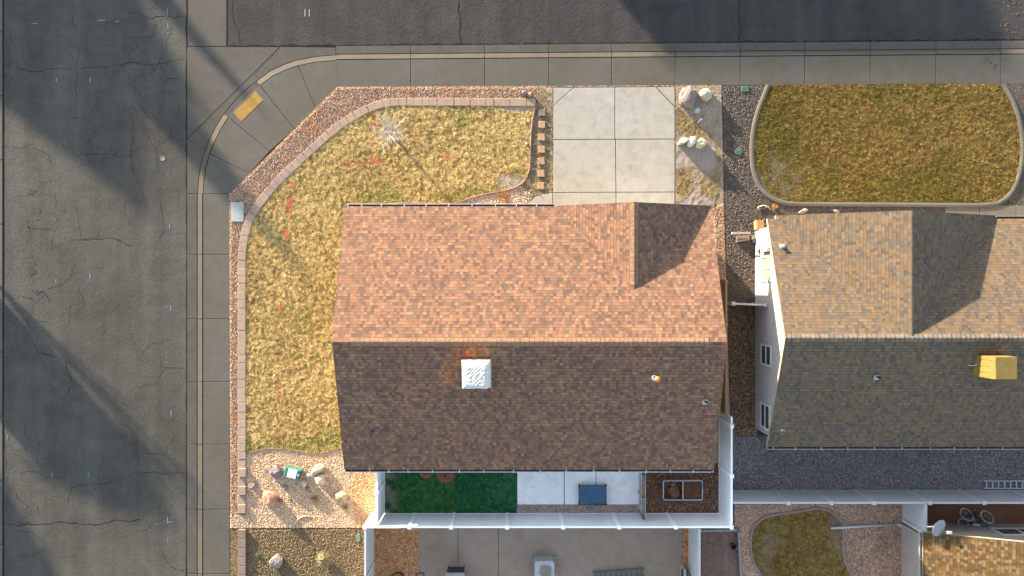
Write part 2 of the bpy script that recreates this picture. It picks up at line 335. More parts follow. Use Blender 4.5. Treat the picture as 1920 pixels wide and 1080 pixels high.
class MB:
    def __init__(s): s.v = []; s.f = []; s.mi = []; s.sm = False
    def add(s, vs, fs, mi=0):
        b = len(s.v); s.v += [tuple(v) for v in vs]
        for f in fs: s.f.append([b+i for i in f]); s.mi.append(mi)
        return s
    def box(s, x0, x1, y0, y1, z0, z1, mi=0):
        return s.add([(x0, y0, z0), (x1, y0, z0), (x1, y1, z0), (x0, y1, z0), (x0, y0, z1), (x1, y0, z1), (x1, y1, z1), (x0, y1, z1)],
                     [(3, 2, 1, 0), (4, 5, 6, 7), (0, 1, 5, 4), (1, 2, 6, 5), (2, 3, 7, 6), (3, 0, 4, 7)], mi)
    def obox(s, c, ax, ay, az, mi=0):
        """oriented box: centre and three half axes"""
        c, ax, ay, az = map(Vector, (c, ax, ay, az)); vs = []
        for k in (-1, 1):
            for i, j in ((-1, -1), (1, -1), (1, 1), (-1, 1)): vs.append(c+ax*i+ay*j+az*k)
        return s.add(vs, [(3, 2, 1, 0), (4, 5, 6, 7), (0, 1, 5, 4), (1, 2, 6, 5), (2, 3, 7, 6), (3, 0, 4, 7)], mi)
    def prism(s, poly, z0, z1, mi=0, bevel=0):
        a = sum(poly[i][0]*poly[(i+1) % len(poly)][1]-poly[(i+1) % len(poly)][0]*poly[i][1] for i in range(len(poly)))
        if a < 0: poly = poly[::-1]
        n = len(poly)
        if bevel:
            cx = sum(p[0] for p in poly)/n; cy = sum(p[1] for p in poly)/n
            ins = []
            for x, y in poly:
                d = math.hypot(x-cx, y-cy); k = max(0, 1-bevel*1.4/max(d, .01)); ins.append((cx+(x-cx)*k, cy+(y-cy)*k))
            vs = [(x, y, z0) for x, y in poly]+[(x, y, z1-bevel) for x, y in poly]+[(x, y, z1) for x, y in ins]
            fs = [tuple(range(2*n, 3*n))]+[(i, (i+1) % n, n+(i+1) % n, n+i) for i in range(n)]+[(n+i, n+(i+1) % n, 2*n+(i+1) % n, 2*n+i) for i in range(n)]
            return s.add(vs, fs, mi)
        vs = [(x, y, z0) for x, y in poly]+[(x, y, z1) for x, y in poly]
        return s.add(vs, [tuple(range(n, 2*n)), tuple(range(n-1, -1, -1))]+[(i, (i+1) % n, n+(i+1) % n, n+i) for i in range(n)], mi)
    def sheet(s, poly, z, mi=0):
        a = sum(poly[i][0]*poly[(i+1) % len(poly)][1]-poly[(i+1) % len(poly)][0]*poly[i][1] for i in range(len(poly)))
        if a < 0: poly = poly[::-1]
        return s.add([(x, y, z) for x, y in poly], [tuple(range(len(poly)))], mi)
    def tube(s, pts, r, n=6, r1=None, mi=0, cap=True):
        pts = [Vector(p) for p in pts]; m = len(pts); vs = []; fs = []
        r1 = r if r1 is None else r1
        up = Vector((0, 0, 1))
        for i, p in enumerate(pts):
            d = (pts[min(i+1, m-1)]-pts[max(i-1, 0)]).normalized()
            a = d.cross(up if abs(d.z) < .95 else Vector((1, 0, 0))).normalized(); b = d.cross(a)
            rr = r+(r1-r)*i/max(1, m-1)
            for k in range(n):
                t = 2*math.pi*k/n; vs.append(p+a*math.cos(t)*rr+b*math.sin(t)*rr)
        for i in range(m-1):
            for k in range(n): fs.append((i*n+k, i*n+(k+1) % n, (i+1)*n+(k+1) % n, (i+1)*n+k))
        if cap: fs += [tuple(range(n-1, -1, -1)), tuple(range((m-1)*n, m*n))]
        return s.add(vs, fs, mi)
    def lathe(s, prof, n=20, c=(0, 0, 0), mi=0):
        vs = []; fs = []
        for r, z in prof:
            for k in range(n): t = 2*math.pi*k/n; vs.append((c[0]+r*math.cos(t), c[1]+r*math.sin(t), c[2]+z))
        for i in range(len(prof)-1):
            for k in range(n): fs.append((i*n+k, i*n+(k+1) % n, (i+1)*n+(k+1) % n, (i+1)*n+k))
        if prof[-1][0] > 1e-4: fs.append(tuple(range((len(prof)-1)*n, len(prof)*n)))
        if prof[0][0] > 1e-4: fs.append(tuple(range(n-1, -1, -1)))
        return s.add(vs, fs, mi)
    def shift(s, d, k0=0):
        for i in range(k0, len(s.v)): v = s.v[i]; s.v[i] = (v[0]+d[0], v[1]+d[1], v[2]+d[2])
        return s
    def xf(s, mt, k0=0):
        for i in range(k0, len(s.v)): s.v[i] = tuple(mt @ Vector(s.v[i]))
        return s
    def build(s, name, mats, parent=None, rel=None, smooth=False, uv=False, loc=None):
        if not isinstance(mats, (list, tuple)): mats = [mats]
        if rel is None and parent is not None and parent.name in ORG: rel = ORG[parent.name]
        if rel is not None: s.v = [(v[0]-rel[0], v[1]-rel[1], v[2]-rel[2]) for v in s.v]
        me = bpy.data.meshes.new(name); me.from_pydata(s.v, [], s.f); 
        for m in mats: me.materials.append(m)
        if len(mats) > 1: me.polygons.foreach_set('material_index', s.mi)
        if smooth: me.polygons.foreach_set('use_smooth', [True]*len(me.polygons))
        if uv:
            l = me.uv_layers.new(name='UVMap')
            for p in me.polygons:
                nn = p.normal
                ua = Vector((0, 0, 1)).cross(nn)
                ua = ua.normalized() if ua.length > 1e-3 else Vector((1, 0, 0))
                va = nn.cross(ua)
                for li in p.loop_indices:
                    c = me.vertices[me.loops[li].vertex_index].co
                    l.data[li].uv = (c.dot(ua)+50, c.dot(va)+50)
        me.update()
        o = bpy.data.objects.new(name, me); C.objects.link(o)
        if parent is not None:
            o.parent = parent
            if rel is not None: ORG[o.name] = rel
        elif loc is not None: o.location = loc
        elif rel is not None: o.location = rel
        return o
def at(name, label, cat, loc, group=None):
    """Empty at loc whose parts are authored in world coordinates"""
    o = thing(name, label, cat, loc, 0, group); ORG[o.name] = tuple(loc); return o

def struct(name, mb, m, kind='structure', **k):
    o = mb.build(name, m, **k); o['kind'] = kind; return o

def catmull(pts, n=8, closed=False):
    out = []; m = len(pts)
    P = lambda i: pts[i % m] if closed else pts[max(0, min(m-1, i))]
    for i in range(m if closed else m-1):
        p0, p1, p2, p3 = P(i-1), P(i), P(i+1), P(i+2)
        for k in range(n):
            t = k/n
            out.append(tuple(.5*(2*b+(c-a)*t+(2*a-5*b+4*c-d)*t*t+(3*b-a-3*c+d)*t**3) for a, b, c, d in zip(p0, p1, p2, p3)))
    if not closed: out.append(tuple(pts[-1]))
    return out
def ribbon(mb, pts, w, z, mi=0):
    n = len(pts); L = []; Rr = []
    for i in range(n):
        a = pts[max(0, i-1)]; b = pts[min(n-1, i+1)]; dx, dy = b[0]-a[0], b[1]-a[1]; d = math.hypot(dx, dy) or 1
        ww = w[i] if isinstance(w, list) else w
        L.append((pts[i][0]-dy/d*ww/2, pts[i][1]+dx/d*ww/2)); Rr.append((pts[i][0]+dy/d*ww/2, pts[i][1]-dx/d*ww/2))
    vs = [(*p, z) for p in L]+[(*p, z) for p in Rr]
    mb.add(vs, [(n+i, n+i+1, i+1, i) for i in range(n-1)], mi)

# numpy helpers for lawns and loose stones
def vnoise(x, y, sc, seed):
    rs = np.random.RandomState(seed); T = rs.rand(257, 257)
    x = x*sc+1000.3; y = y*sc+1000.7
    xi = np.floor(x).astype(int); yi = np.floor(y).astype(int); fx = x-xi; fy = y-yi
    fx = fx*fx*(3-2*fx); fy = fy*fy*(3-2*fy)
    g = lambda a, b: T[a % 257, b % 257]
    return (g(xi, yi)*(1-fx)+g(xi+1, yi)*fx)*(1-fy)+(g(xi, yi+1)*(1-fx)+g(xi+1, yi+1)*fx)*fy
def inpoly(x, y, poly):
    r = np.zeros(x.shape, bool); n = len(poly)
    for i in range(n):
        x0, y0 = poly[i]; x1, y1 = poly[(i+1) % n]
        c = ((y0 > y) != (y1 > y)); 
        with np.errstate(divide='ignore', invalid='ignore'):
            xi = (x1-x0)*(y-y0)/(y1-y0+1e-12)+x0
        r ^= c & (x < xi)
    return r
def np_mesh(name, verts, faces, cols, m, nv):
    me = bpy.data.meshes.new(name)
    me.vertices.add(len(verts)); me.vertices.foreach_set('co', verts.astype(np.float32).ravel())
    me.loops.add(faces.size); me.loops.foreach_set('vertex_index', faces.astype(np.int32).ravel())
    me.polygons.add(len(faces)); me.polygons.foreach_set('loop_start', np.arange(0, faces.size, nv, dtype=np.int32))
    me.polygons.foreach_set('loop_total', np.full(len(faces), nv, dtype=np.int32))
    a = me.color_attributes.new('Col', 'FLOAT_COLOR', 'POINT')
    a.data.foreach_set('color', np.hstack([cols, np.ones((len(cols), 1))]).astype(np.float32).ravel())
    me.materials.append(m); me.update(); me.validate()
    o = bpy.data.objects.new(name, me); C.objects.link(o); return o
def rand_in(poly, n, rs):
    xs = [p[0] for p in poly]; ys = [p[1] for p in poly]; X = []; Y = []
    A = (max(xs)-min(xs))*(max(ys)-min(ys))
    x = rs.uniform(min(xs), max(xs), int(n*A)); y = rs.uniform(min(ys), max(ys), int(n*A))
    k = inpoly(x, y, poly); return x[k], y[k]
def pick(t, stops):
    ps = np.array([s[0] for s in stops]); cs = np.array([s[1] for s in stops])
    return np.stack([np.interp(t, ps, cs[:, i]) for i in range(3)], 1)

def lawn(name, poly, z, dens, ramp_stops, green, seed, marks=(), L=(.035, .085), bare=None, kgreen=None, step=.05, hump=.016):
    rs = np.random.RandomState(seed)
    xs = [p[0] for p in poly]; ys = [p[1] for p in poly]
    def height(x, y): return hump*(.2*vnoise(x, y, 3.1, seed)+.8*vnoise(x, y, 6.9, seed+1))
    def colour(x, y, jit):
        t = .24*vnoise(x, y, .6, seed+2)+.10*vnoise(x, y, 2.5, seed+3)+.66*vnoise(x*.8-y*.6, y*.8+x*.6, 9.5, seed+9)
        t = (t-.5)*1.2+.52+jit*rs.normal(0, .26, x.shape)
        c = pick(t, ramp_stops)
        gz = (vnoise(x, y, .55, seed+4)*.5+vnoise(x, y, 2.1, seed+5)*.3+vnoise(x, y, 5.5, seed+8)*.2)
        if kgreen is not None: gz = gz+kgreen(x, y)
        gm = np.clip((gz-.61)*4.5, 0, .75)*np.clip(rs.rand(*x.shape)*1.6, 0, 1)
        c = c*(1-gm[:, None])+np.array(green)*gm[:, None]
        for mx, my, mw, mh, mc in marks:
            d = ((x-mx)/mw)**2+((y-my)/mh)**2+(vnoise(x, y, 9, seed+6)-.5)*2.4
            k = (d < 1) & (rs.rand(*x.shape) < .75); c[k] = np.array(mc)*(.8+.4*rs.rand(k.sum(), 1))
        return c
    # the soil and thatch between the blades
    gx = np.arange(min(xs)-step, max(xs)+step, step); gy = np.arange(min(ys)-step, max(ys)+step, step)
    X, Y = np.meshgrid(gx, gy); cx = (X[:-1, :-1]+step/2); cy = (Y[:-1, :-1]+step/2)
    keep = inpoly(cx.ravel(), cy.ravel(), poly).reshape(cx.shape)
    idx = np.arange(X.size).reshape(X.shape)
    q = np.stack([idx[:-1, :-1], idx[:-1, 1:], idx[1:, 1:], idx[1:, :-1]], -1)[keep]
    used = np.unique(q); rm = -np.ones(X.size, int); rm[used] = np.arange(len(used)); q = rm[q]
    gxv, gyv = X.ravel()[used], Y.ravel()[used]
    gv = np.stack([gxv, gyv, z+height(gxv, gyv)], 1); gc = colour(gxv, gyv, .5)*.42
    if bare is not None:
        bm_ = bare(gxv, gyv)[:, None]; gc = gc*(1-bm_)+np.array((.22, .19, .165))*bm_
    tris = np.vstack([q[:, [0, 1, 2]], q[:, [0, 2, 3]]])
    # blades
    x, y = rand_in(poly, dens, rs)
    tuft = vnoise(x*.8+y*.6, y*.8-x*.6, 7.7, seed+7)*.6+vnoise(x, y, 13, seed+11)*.4
    k = rs.rand(len(x)) < np.clip((tuft-.30)*4, .12, 1)
    if bare is not None: k &= rs.rand(len(x)) > bare(x, y)*.9
    x, y, tuft = x[k], y[k], tuft[k]; n = len(x)
    ang = rs.uniform(0, 2*np.pi, n)
    ln = rs.uniform(L[0], L[1], n)*(.45+1.1*tuft); tilt = rs.uniform(.75, 1.52, n); wd = rs.uniform(.006, .013, n)
    zz = z+height(x, y)-.004
    dx, dy = np.cos(ang), np.sin(ang)
    b0 = np.stack([x-dy*wd, y+dx*wd, zz], 1); b1 = np.stack([x+dy*wd, y-dx*wd, zz], 1)
    tip = np.stack([x+dx*ln*np.sin(tilt), y+dy*ln*np.sin(tilt), zz+ln*np.cos(tilt)], 1)
    bv = np.stack([b0, b1, tip], 1).reshape(-1, 3); bc = np.repeat(colour(x, y, 1)*(.75+.5*rs.rand(n, 1)), 3, 0)
    bf = np.arange(3*n).reshape(-1, 3)+len(gv)
    o = np_mesh(name, np.vstack([gv, bv]), np.vstack([tris, bf]), np.clip(np.vstack([gc, bc]), .004, 1), M['grass'], 3)
    o['kind'] = 'stuff'; return o

OCT_V = np.array([(1, 0, 0), (0, 1, 0), (-1, 0, 0), (0, -1, 0), (0, 0, 1), (0, 0, -.5)], float)
OCT_F = np.array([(0, 1, 4), (1, 2, 4), (2, 3, 4), (3, 0, 4), (1, 0, 5), (2, 1, 5), (3, 2, 5), (0, 3, 5)])
def stones(name, poly, z, dens, cols, seed, size=(.012, .035), tint=None):
    rs = np.random.RandomState(seed); x, y = rand_in(poly, dens, rs); n = len(x)
    sz = rs.uniform(size[0], size[1], n)**1.0; a = rs.uniform(0, 6.28, n)
    v = OCT_V[None]*(1+rs.uniform(-.3, .3, (n, 6, 1))); v = v*sz[:, None, None]*np.stack([rs.uniform(.7, 1.3, n), rs.uniform(.7, 1.3, n), rs.uniform(.45, .9, n)], 1)[:, None]
    ca, sa = np.cos(a)[:, None], np.sin(a)[:, None]
    vx = v[..., 0]*ca-v[..., 1]*sa+x[:, None]; vy = v[..., 0]*sa+v[..., 1]*ca+y[:, None]; vz = v[..., 2]+z
    V = np.stack([vx, vy, vz], -1).reshape(-1, 3)
    F = (OCT_F[None]+6*np.arange(n)[:, None, None]).reshape(-1, 3)
    c = np.array(cols)[rs.randint(0, len(cols), n)]*(.8+.4*rs.rand(n, 1))
    if tint is not None: c = tint(x, y, c, rs)
    o = np_mesh(name, V, F, np.repeat(c, 6, 0), M['stone_attr'], 3); o['kind'] = 'stuff'; return o

# ------------------------------------------------------------------ streets, kerbs, pavements
ZL = .10                                                # lot level (top of the sidewalk)
mb = MB(); mb.sheet([(-160, -160), (160, -160), (160, 160), (-160, 160)], -.06); struct('ground', mb, M['terrain'])
wl, wr = G(6, 0)[0], G(350, 0)[0]
mb = MB(); mb.sheet([(wl, -120), (wr, -120), (wr, 120), (wl, 120)], 0); struct('street', mb, M['asphalt'])
ytl = G(0, 87)[1]; ytr = G(0, 75)[1]; xj = G(425, 0)[0]
mb = MB(); mb.sheet([(xj, ytl), G(1385, 80), G(1920, 75), (140, ytr+.5), (140, ytl+9.6), (xj, ytl+9.6)], 0)
struct('side_street', mb, M['asphalt_new'])
# concrete valley gutter across the mouth of the side street
mb = MB(); mb.sheet([(wr+.02, ytl+.02), (xj-.02, ytl+.02), (xj-.02, ytl+9.6), (wr+.02, ytl+9.6)], -.004)
struct('valley_gutter', mb, M['gut_conc'])
# curb curve of the corner
CURB = [(371, 363), (373, 335), (377, 310), (384, 285), (394, 260), (406, 236), (420, 214), (438, 192), (458, 171), (482, 152), (507, 133.5), (533, 121.5), (556, 113.5), (592, 106.5), (630, 103.5)]
def slab(mb, pts, z0, z1): mb.prism(GP(pts, z1), z0, z1, 0, .008)
g_ = .55                                                 # joint half width in photo pixels
# joint bed
mb = MB(); mb.prism([G(352, 1500), G(430, 1500), G(430, 363), G(632, 163), G(2400, 158), G(2400, 92), (xj, ytl), G(352, 90)], -.05, -.008); struct('joint_bed', mb, M['bed'])
js = [363, 477, 598, 716, 833, 955, 1076, 1196, 1316]
side = MB(); gut = MB(); curb = MB()
for a, b in zip(js[:-1], js[1:]):
    slab(side, [(381, a+g_), (430.5, a+g_), (430.5, b-g_), (381, b-g_)], -.006, ZL)
    slab(gut, [(351, a+g_), (369, a+g_), (369, b-g_), (351, b-g_)], -.006, .012)
    p = GP([(370, a+g_), (380, a+g_), (380, b-g_), (370, b-g_)], .05)
    curb.add([(p[0][0], p[0][1], .012), (p[1][0], p[1][1], ZL), (p[2][0], p[2][1], ZL), (p[3][0], p[3][1], .012)], [(3, 2, 1, 0)])
jt = [630, 770, 909, 1029, 1147, 1266, 1388, 1509, 1632, 1755, 1877, 2000, 2120]
tl = lambda x: 87-(x-425)*12/1495                       # street edge slopes a little across the photo
for a, b in zip(jt[:-1], jt[1:]):
    d0, d1 = tl(a)-87, tl(b)-87
    e0 = 163-(a-630)*.0045; e1 = 163-(b-630)*.0045
    slab(side, [(a+g_, 114+d0), (b-g_, 114+d1), (b-g_, e1), (a+g_, e0)], -.006, ZL)
    slab(gut, [(a+g_, 88+d0), (b-g_, 88+d1), (b-g_, 102.5+d1), (a+g_, 102.5+d0)], -.006, .012)
    p = GP([(a+g_, 103.5+d0), (b-g_, 103.5+d1), (b-g_, 113+d1), (a+g_, 113+d0)], .05)
    curb.add([(p[0][0], p[0][1], .012), (p[1][0], p[1][1], .012), (p[2][0], p[2][1], ZL), (p[3][0], p[3][1], ZL)], [(3, 2, 1, 0)])
# corner sectors
JL = [((371, 363), (431, 363)), ((384, 285), (468, 325)), ((420, 214), (506, 284)), ((482, 152), (552, 242)), ((556, 113.5), (592, 203)), ((630, 103.5), (632, 163))]
def off(p, q, d):
    L = math.hypot(q[0]-p[0], q[1]-p[1]); return (p[0]+(q[0]-p[0])*d/L, p[1]+(q[1]-p[1])*d/L)
CC = (640, 372)                                         # rough centre of the curve
for (o0, i0), (o1, i1) in zip(JL[:-1], JL[1:]):
    ia, ib = CURB.index(o0), CURB.index(o1)
    arc = CURB[ia:ib+1]
    inner = [off(p, CC, 10) for p in arc]
    poly = inner+[i1, i0]
    c = (sum(p[0] for p in poly)/len(poly), sum(p[1] for p in poly)/len(poly))
    poly = [off(p, c, .6) for p in poly]
    low = (o0 == (420, 214))                            # the ramp panel
    slab(side, poly, -.006, ZL-.012 if low else ZL)
    for p, q in zip(arc[:-1], arc[1:]):
        P = [G(*p, .02), G(*q, .02), G(*off(q, CC, 9.5), .08), G(*off(p, CC, 9.5), .08)]
        h = .02 if low else ZL
        curb.add([(*P[0], .012), (*P[1], .012), (*P[2], h), (*P[3], h)], [(0, 1, 2, 3) if False else (3, 2, 1, 0)])
# gutter pan of the corner
po = [off(p, CC, -1.2) for p in CURB]
mid = [p for p in po if p[0] <= 500 and p[1] <= 290]
slab(gut, [(351, 262)]+[(351, 362)]+po[:4]+[(386, 279)], -.006, .012)
k = 4
slab(gut, [(352, 261), (384, 280)]+po[4:10]+[(479.5, 136.5)]+[(524.5, 88.7)], -.006, .012)
slab(gut, [(525.5, 88.5), (480.5, 136)]+po[9:]+[(629.4, 89)], -.006, .012)
slab(gut, [(351, 88.5), (523.4, 88.5), (351.2, 260)], -.006, .010)
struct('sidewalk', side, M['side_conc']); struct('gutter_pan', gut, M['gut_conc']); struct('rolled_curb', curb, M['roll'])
# far kerb of the street
mb = MB(); far = MB()
xk = G(5, 0)[0]
y = -60
while y < 60:
    far.box(xk-.62, xk-.01, y+.02, y+2.98, -.05, .02); far.box(xk-2.4, xk-.64, y+.02, y+2.98, -.05, .10); y += 3.0
struct('far_sidewalk', far, M['side_conc'])

# yellow tactile pad
ctr = G(466, 200, ZL); pad = at('tactile_pad', 'yellow tactile paving pad set in the corner sidewalk ramp', 'tactile pad', (*ctr, ZL-.012))
pc = GP([(438, 211), (452, 227.5), (494, 187.5), (479, 171)], ZL)
mb = MB(); mb.prism(pc, ZL-.012, ZL-.007)
a = Vector(pc[0]); ux = (Vector(pc[3])-a); uy = (Vector(pc[1])-a)
for i in range(22):
    for j in range(8):
        p = a+ux*((i+.5)/22)+uy*((j+.5)/8); n = 6
        vs = [(p.x+.021*math.cos(k*math.pi/3), p.y+.021*math.sin(k*math.pi/3), ZL-.007) for k in range(6)]+[(p.x+.012*math.cos(k*math.pi/3), p.y+.012*math.sin(k*math.pi/3), ZL-.002) for k in range(6)]
        mb.add(vs, [tuple(range(6, 12))]+[(k, (k+1) % 6, 6+(k+1) % 6, 6+k) for k in range(6)])
mb.build('domed_plate', M['yellow'], pad)

# cracks, stains, paint
def jag(pts, step=9, amp=2.0):
    out = []
    for (x0, y0), (x1, y1) in zip(pts[:-1], pts[1:]):
        n = max(1, int(math.hypot(x1-x0, y1-y0)/step))
        for k in range(n): out.append((x0+(x1-x0)*k/n+rnd.gauss(0, amp), y0+(y1-y0)*k/n+rnd.gauss(0, amp)))
    out.append(pts[-1]); return out
mb = MB()
CR = [([(8, 120), (60, 134), (100, 130), (150, 128), (210, 124), (250, 118), (300, 121), (346, 112)], .04),
      ([(137, 0), (138, 45), (147, 90), (143, 140), (140, 240)], .025), ([(240, 22), (285, 34), (346, 31)], .03),
      ([(300, 123), (312, 150), (304, 170), (311, 195), (298, 212)], .035), ([(312, 150), (334, 148)], .03), ([(308, 130), (316, 118)], .025),
      ([(158, 291), (200, 289), (246, 293)], .03), ([(247, 230), (246, 290), (250, 325)], .025), ([(5, 274), (40, 276), (58, 270), (90, 292), (100, 312)], .025),
      ([(48, 425), (66, 430), (98, 430)], .03), ([(150, 448), (205, 444), (248, 461)], .03), ([(302, 385), (308, 430), (300, 446)], .03), ([(300, 434), (346, 438)], .02),
      ([(48, 410), (60, 440), (45, 472)], .02), ([(8, 985), (60, 986), (105, 980), (150, 983), (205, 979), (262, 973)], .05), ([(130, 915), (200, 905), (260, 885), (346, 888)], .03),
      ([(60, 640), (70, 660), (118, 672), (140, 722), (120, 745)], .03), ([(30, 590), (32, 655), (55, 668)], .025), ([(118, 672), (155, 700), (240, 765)], .02),
      ([(60, 545), (78, 548), (90, 562)], .04), ([(10, 830), (12, 905), (60, 960)], .02), ([(130, 860), (136, 905), (128, 945)], .02),
      ([(304, 1040), (322, 1062), (345, 1070)], .025), ([(306, 686), (345, 690)], .025), ([(170, 210), (220, 150), (246, 20)], .012), ([(250, 325), (280, 390)], .012),
      ([(100, 360), (106, 420), (96, 470)], .015), ([(20, 370), (95, 362)], .018), ([(180, 760), (240, 800), (262, 870)], .015), ([(60, 70), (64, 118)], .012)]
for pts, w in CR:
    q = GP(jag(pts)); ribbon(mb, q, [w*.72*rnd.uniform(.35, 1.3) for _ in q], .004)
CR2 = [([(860, 0), (859, 22), (864, 40), (861, 60), (865, 82)], .06), ([(1385, 0), (1384, 30), (1387, 50), (1386, 79)], .05), ([(437, 0), (434, 25), (441, 45), (447, 60), (450, 86)], .03)]
for pts, w in CR2:
    q = GP(jag(pts, 7, 1)); ribbon(mb, q, [w*rnd.uniform(.5, 1.3) for _ in q], .004)
for k in range(60):
    a = rnd.choice((0, math.pi/2, math.pi/2, rnd.uniform(0, 3.14))); px, py = rnd.uniform(12, 342), rnd.uniform(-20, 1100)
    if k > 48: px, py = rnd.uniform(440, 1900), rnd.uniform(0, 70)
    pts = [(px, py)]
    for q in range(rnd.randint(2, 6)):
        a += rnd.gauss(0, .5); px += math.cos(a)*rnd.uniform(8, 26); py += math.sin(a)*rnd.uniform(8, 26); pts.append((px, py))
    if (max(p[0] for p in pts) < 346 and min(p[0] for p in pts) > 8) or (k > 48 and max(p[1] for p in pts) < 72 and min(p[0] for p in pts) > 430):
        q = GP(jag(pts, 6, 1.2)); ribbon(mb, q, [rnd.uniform(.006, .018) for _ in q], .004)
# seams where asphalt meets concrete
ribbon(mb, GP(jag([(350, -300), (350, 90), (350, 1300)], 14, .5)), .055, .0045)
ribbon(mb, GP(jag([(425.5, -20), (425.5, 87)], 8, .4)), .07, .0045)
q = jag([(425, 87), (900, 83.5), (1385, 79.5), (2100, 73)], 6, .9); ribbon(mb, GP(q), [rnd.uniform(.04, .13) for _ in q], .0045)
ribbon(mb, GP(jag([(6.5, -200), (6.5, 1300)], 20, .4)), .06, .0045)
struct('asphalt_crack', mb, M['crack'])
mb = MB()
for px, py, r in [(58, 361, .15), (66, 358, .07), (75, 395, .10), (70, 412, .06), (61, 510, .20), (70, 548, .13), (121, 395, .07), (185, 386, .04), (66, 494, .07), (182, 448, .05), (92, 562, .06)]:
    x, y = G(px, py); n = 12
    mb.sheet([(x+r*rnd.uniform(.5, 1.2)*math.cos(k*math.tau/n), y+r*rnd.uniform(.5, 1.3)*math.sin(k*math.tau/n)) for k in range(n)], .0055)
struct('oil_stain', mb, M['stain'])
def marks(name, lst, m):
    mb = MB()
    for px, py, w, h in lst:
        a, b = GP([(px-w/2, py-h/2), (px+w/2, py+h/2)]); mb.sheet([(a[0], b[1]), (b[0], b[1]), (b[0], a[1]), (a[0], a[1])], .006)
    struct(name, mb, m)
marks('cyan_paint_mark', [(314, 22, 1.6, 14), (315, 48, 1.6, 10), (320, 578, 2, 9), (315, 62, 5, 1.5), (312, 575, 5, 1.5), (321, 775, 2, 12), (314, 975, 2, 13), (319, 979, 8, 2), (315, 1012, 1.5, 10), (65, 44, 12, 1.5), (106, 150, 2, 8), (169, 150, 2, 8), (105, 527, 2, 8), (169, 517, 2, 9), (318, 425, 2, 9)], M['paint_c'])
marks('green_paint_mark', [(98, 891, 2, 9), (166, 890, 2, 9), (14, 820, 2, 8)], M['paint_g'])
marks('white_paint_mark', [(572, 24, 2, 14), (580, 24, 2, 13), (190, 38, 15, 1.5), (220, 40, 8, 1.5)], M['paint_w'])
stones('fallen_leaf', GP([(1862, -20), (1990, -20), (1990, 78), (1905, 74), (1870, 50)], 0), .006, 14, [(.16, .11, .06), (.22, .16, .09), (.12, .08, .05), (.2, .13, .06)], 91, (.012, .032))
mb = MB()
for k in range(26):
    px, py = 1862+rnd.gauss(0, 16), 112+rnd.gauss(0, 15)
    if py > 92 and py < 152:
        x, y = G(px, py, ZL); r = rnd.uniform(.015, .05); mb.sheet([(x+r*rnd.uniform(.5, 1.2)*math.cos(k2*math.tau/7), y+r*rnd.uniform(.5, 1.3)*math.sin(k2*math.tau/7)) for k2 in range(7)], ZL+.004)
struct('pavement_stain', mb, M['stain'])
# water valve cover
x, y = G(305, 297); mb = MB(); mb.lathe([(.12, 0), (.12, .008), (.10, .01), (.085, .004), (0, .004)], 18, (0, 0, .002))
tag(mb.build('valve_cover', M['rock_dull'], loc=(x, y, 0), smooth=False), 'round iron water valve cover in the street asphalt', 'valve cover')
for px, py, lab in [(156, 226, 'small dark bolt head in the shaded street'), ]: pass

# ------------------------------------------------------------------ our lot
LOT = [(429.8, 363.2), (631.4, 162.4), (1353, 159.6), (1361, 540), (1375, 989), (431.5, 990.5)]
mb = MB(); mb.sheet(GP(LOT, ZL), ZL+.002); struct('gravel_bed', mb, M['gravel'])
BORD = [(453, 963), (453, 900), (453, 840), (453, 760), (453, 680), (453, 600), (453, 520), (454, 475), (458, 445), (466, 415), (480, 390), (500, 363), (525, 335), (560, 302), (598, 267), (638, 234), (680, 208), (710, 196), (742, 191), (800, 191), (870, 191), (940, 191.5), (1004, 191.5)]
bord = catmull(BORD, 8)
EDGE = [(1004, 199), (999, 222), (996, 250), (994.5, 280), (994, 300), (992, 320), (984, 338), (972, 348), (955, 355), (930, 360), (900, 366), (875, 374), (850, 381), (820, 383), (790, 381), (760, 379.5), (735, 383), (715, 390), (690, 396), (660, 400)]
edge = catmull(EDGE, 6)
EDGE2 = [(463, 851), (480, 845), (500, 841.5), (520, 841), (545, 844), (570, 847), (600, 849), (620, 846), (642, 838)]
edge2 = catmull(EDGE2, 6)
def lawn_poly():
    p = [q for q in bord if q[1] < 850]
    return p+edge+[(700, 420), (720, 500), (700, 840)]+edge2[::-1]
LP = GP(lawn_poly(), ZL+.02)
red = (.55, .16, .085)
def mk(px, py, w, h): x, y = G(px, py, ZL); return (x, y, w, h, red)
marks_ = [mk(545, 375, .12, .32), mk(542, 393, .13, .34), mk(537, 436, .12, .28), mk(543, 344, .10, .25), mk(648, 308, .3, .10), mk(670, 308, .2, .1), mk(565, 304, .25, .10), mk(836, 293, .2, .12), mk(526, 578, .10, .25), mk(524, 728, .08, .28), mk(702, 302, .3, .12), mk(702, 234, .2, .1), mk(523, 824, .1, .12)]
STRAW = [(-.15, (.058, .040, .014)), (0, (.208, .140, .054)), (.3, (.394, .267, .096)), (.55, (.503, .346, .128)), (.78, (.602, .435, .177)), (1, (.645, .526, .240))]
def kg(x, y):
    X = x/32*1280+960; Y = 540-y/32*1280
    g = np.where((X > 640) & (Y > 340), np.clip((Y-340)/130, 0, .26), 0)       # greener along the warm foot of the house
    g = g+np.where(X < 660, np.clip((Y-770)/160, 0, .32), 0)
    g = g+np.clip(1-((X-900)/80)**2-((Y-368)/16)**2, 0, 1)*.3
    g = g+np.clip(1-((X-972)/14)**2-((Y-328)/14)**2, 0, 1)*.4+np.clip(1-((X-530)/34)**2-((Y-530)/70)**2, 0, 1)*.1
    return g-.03
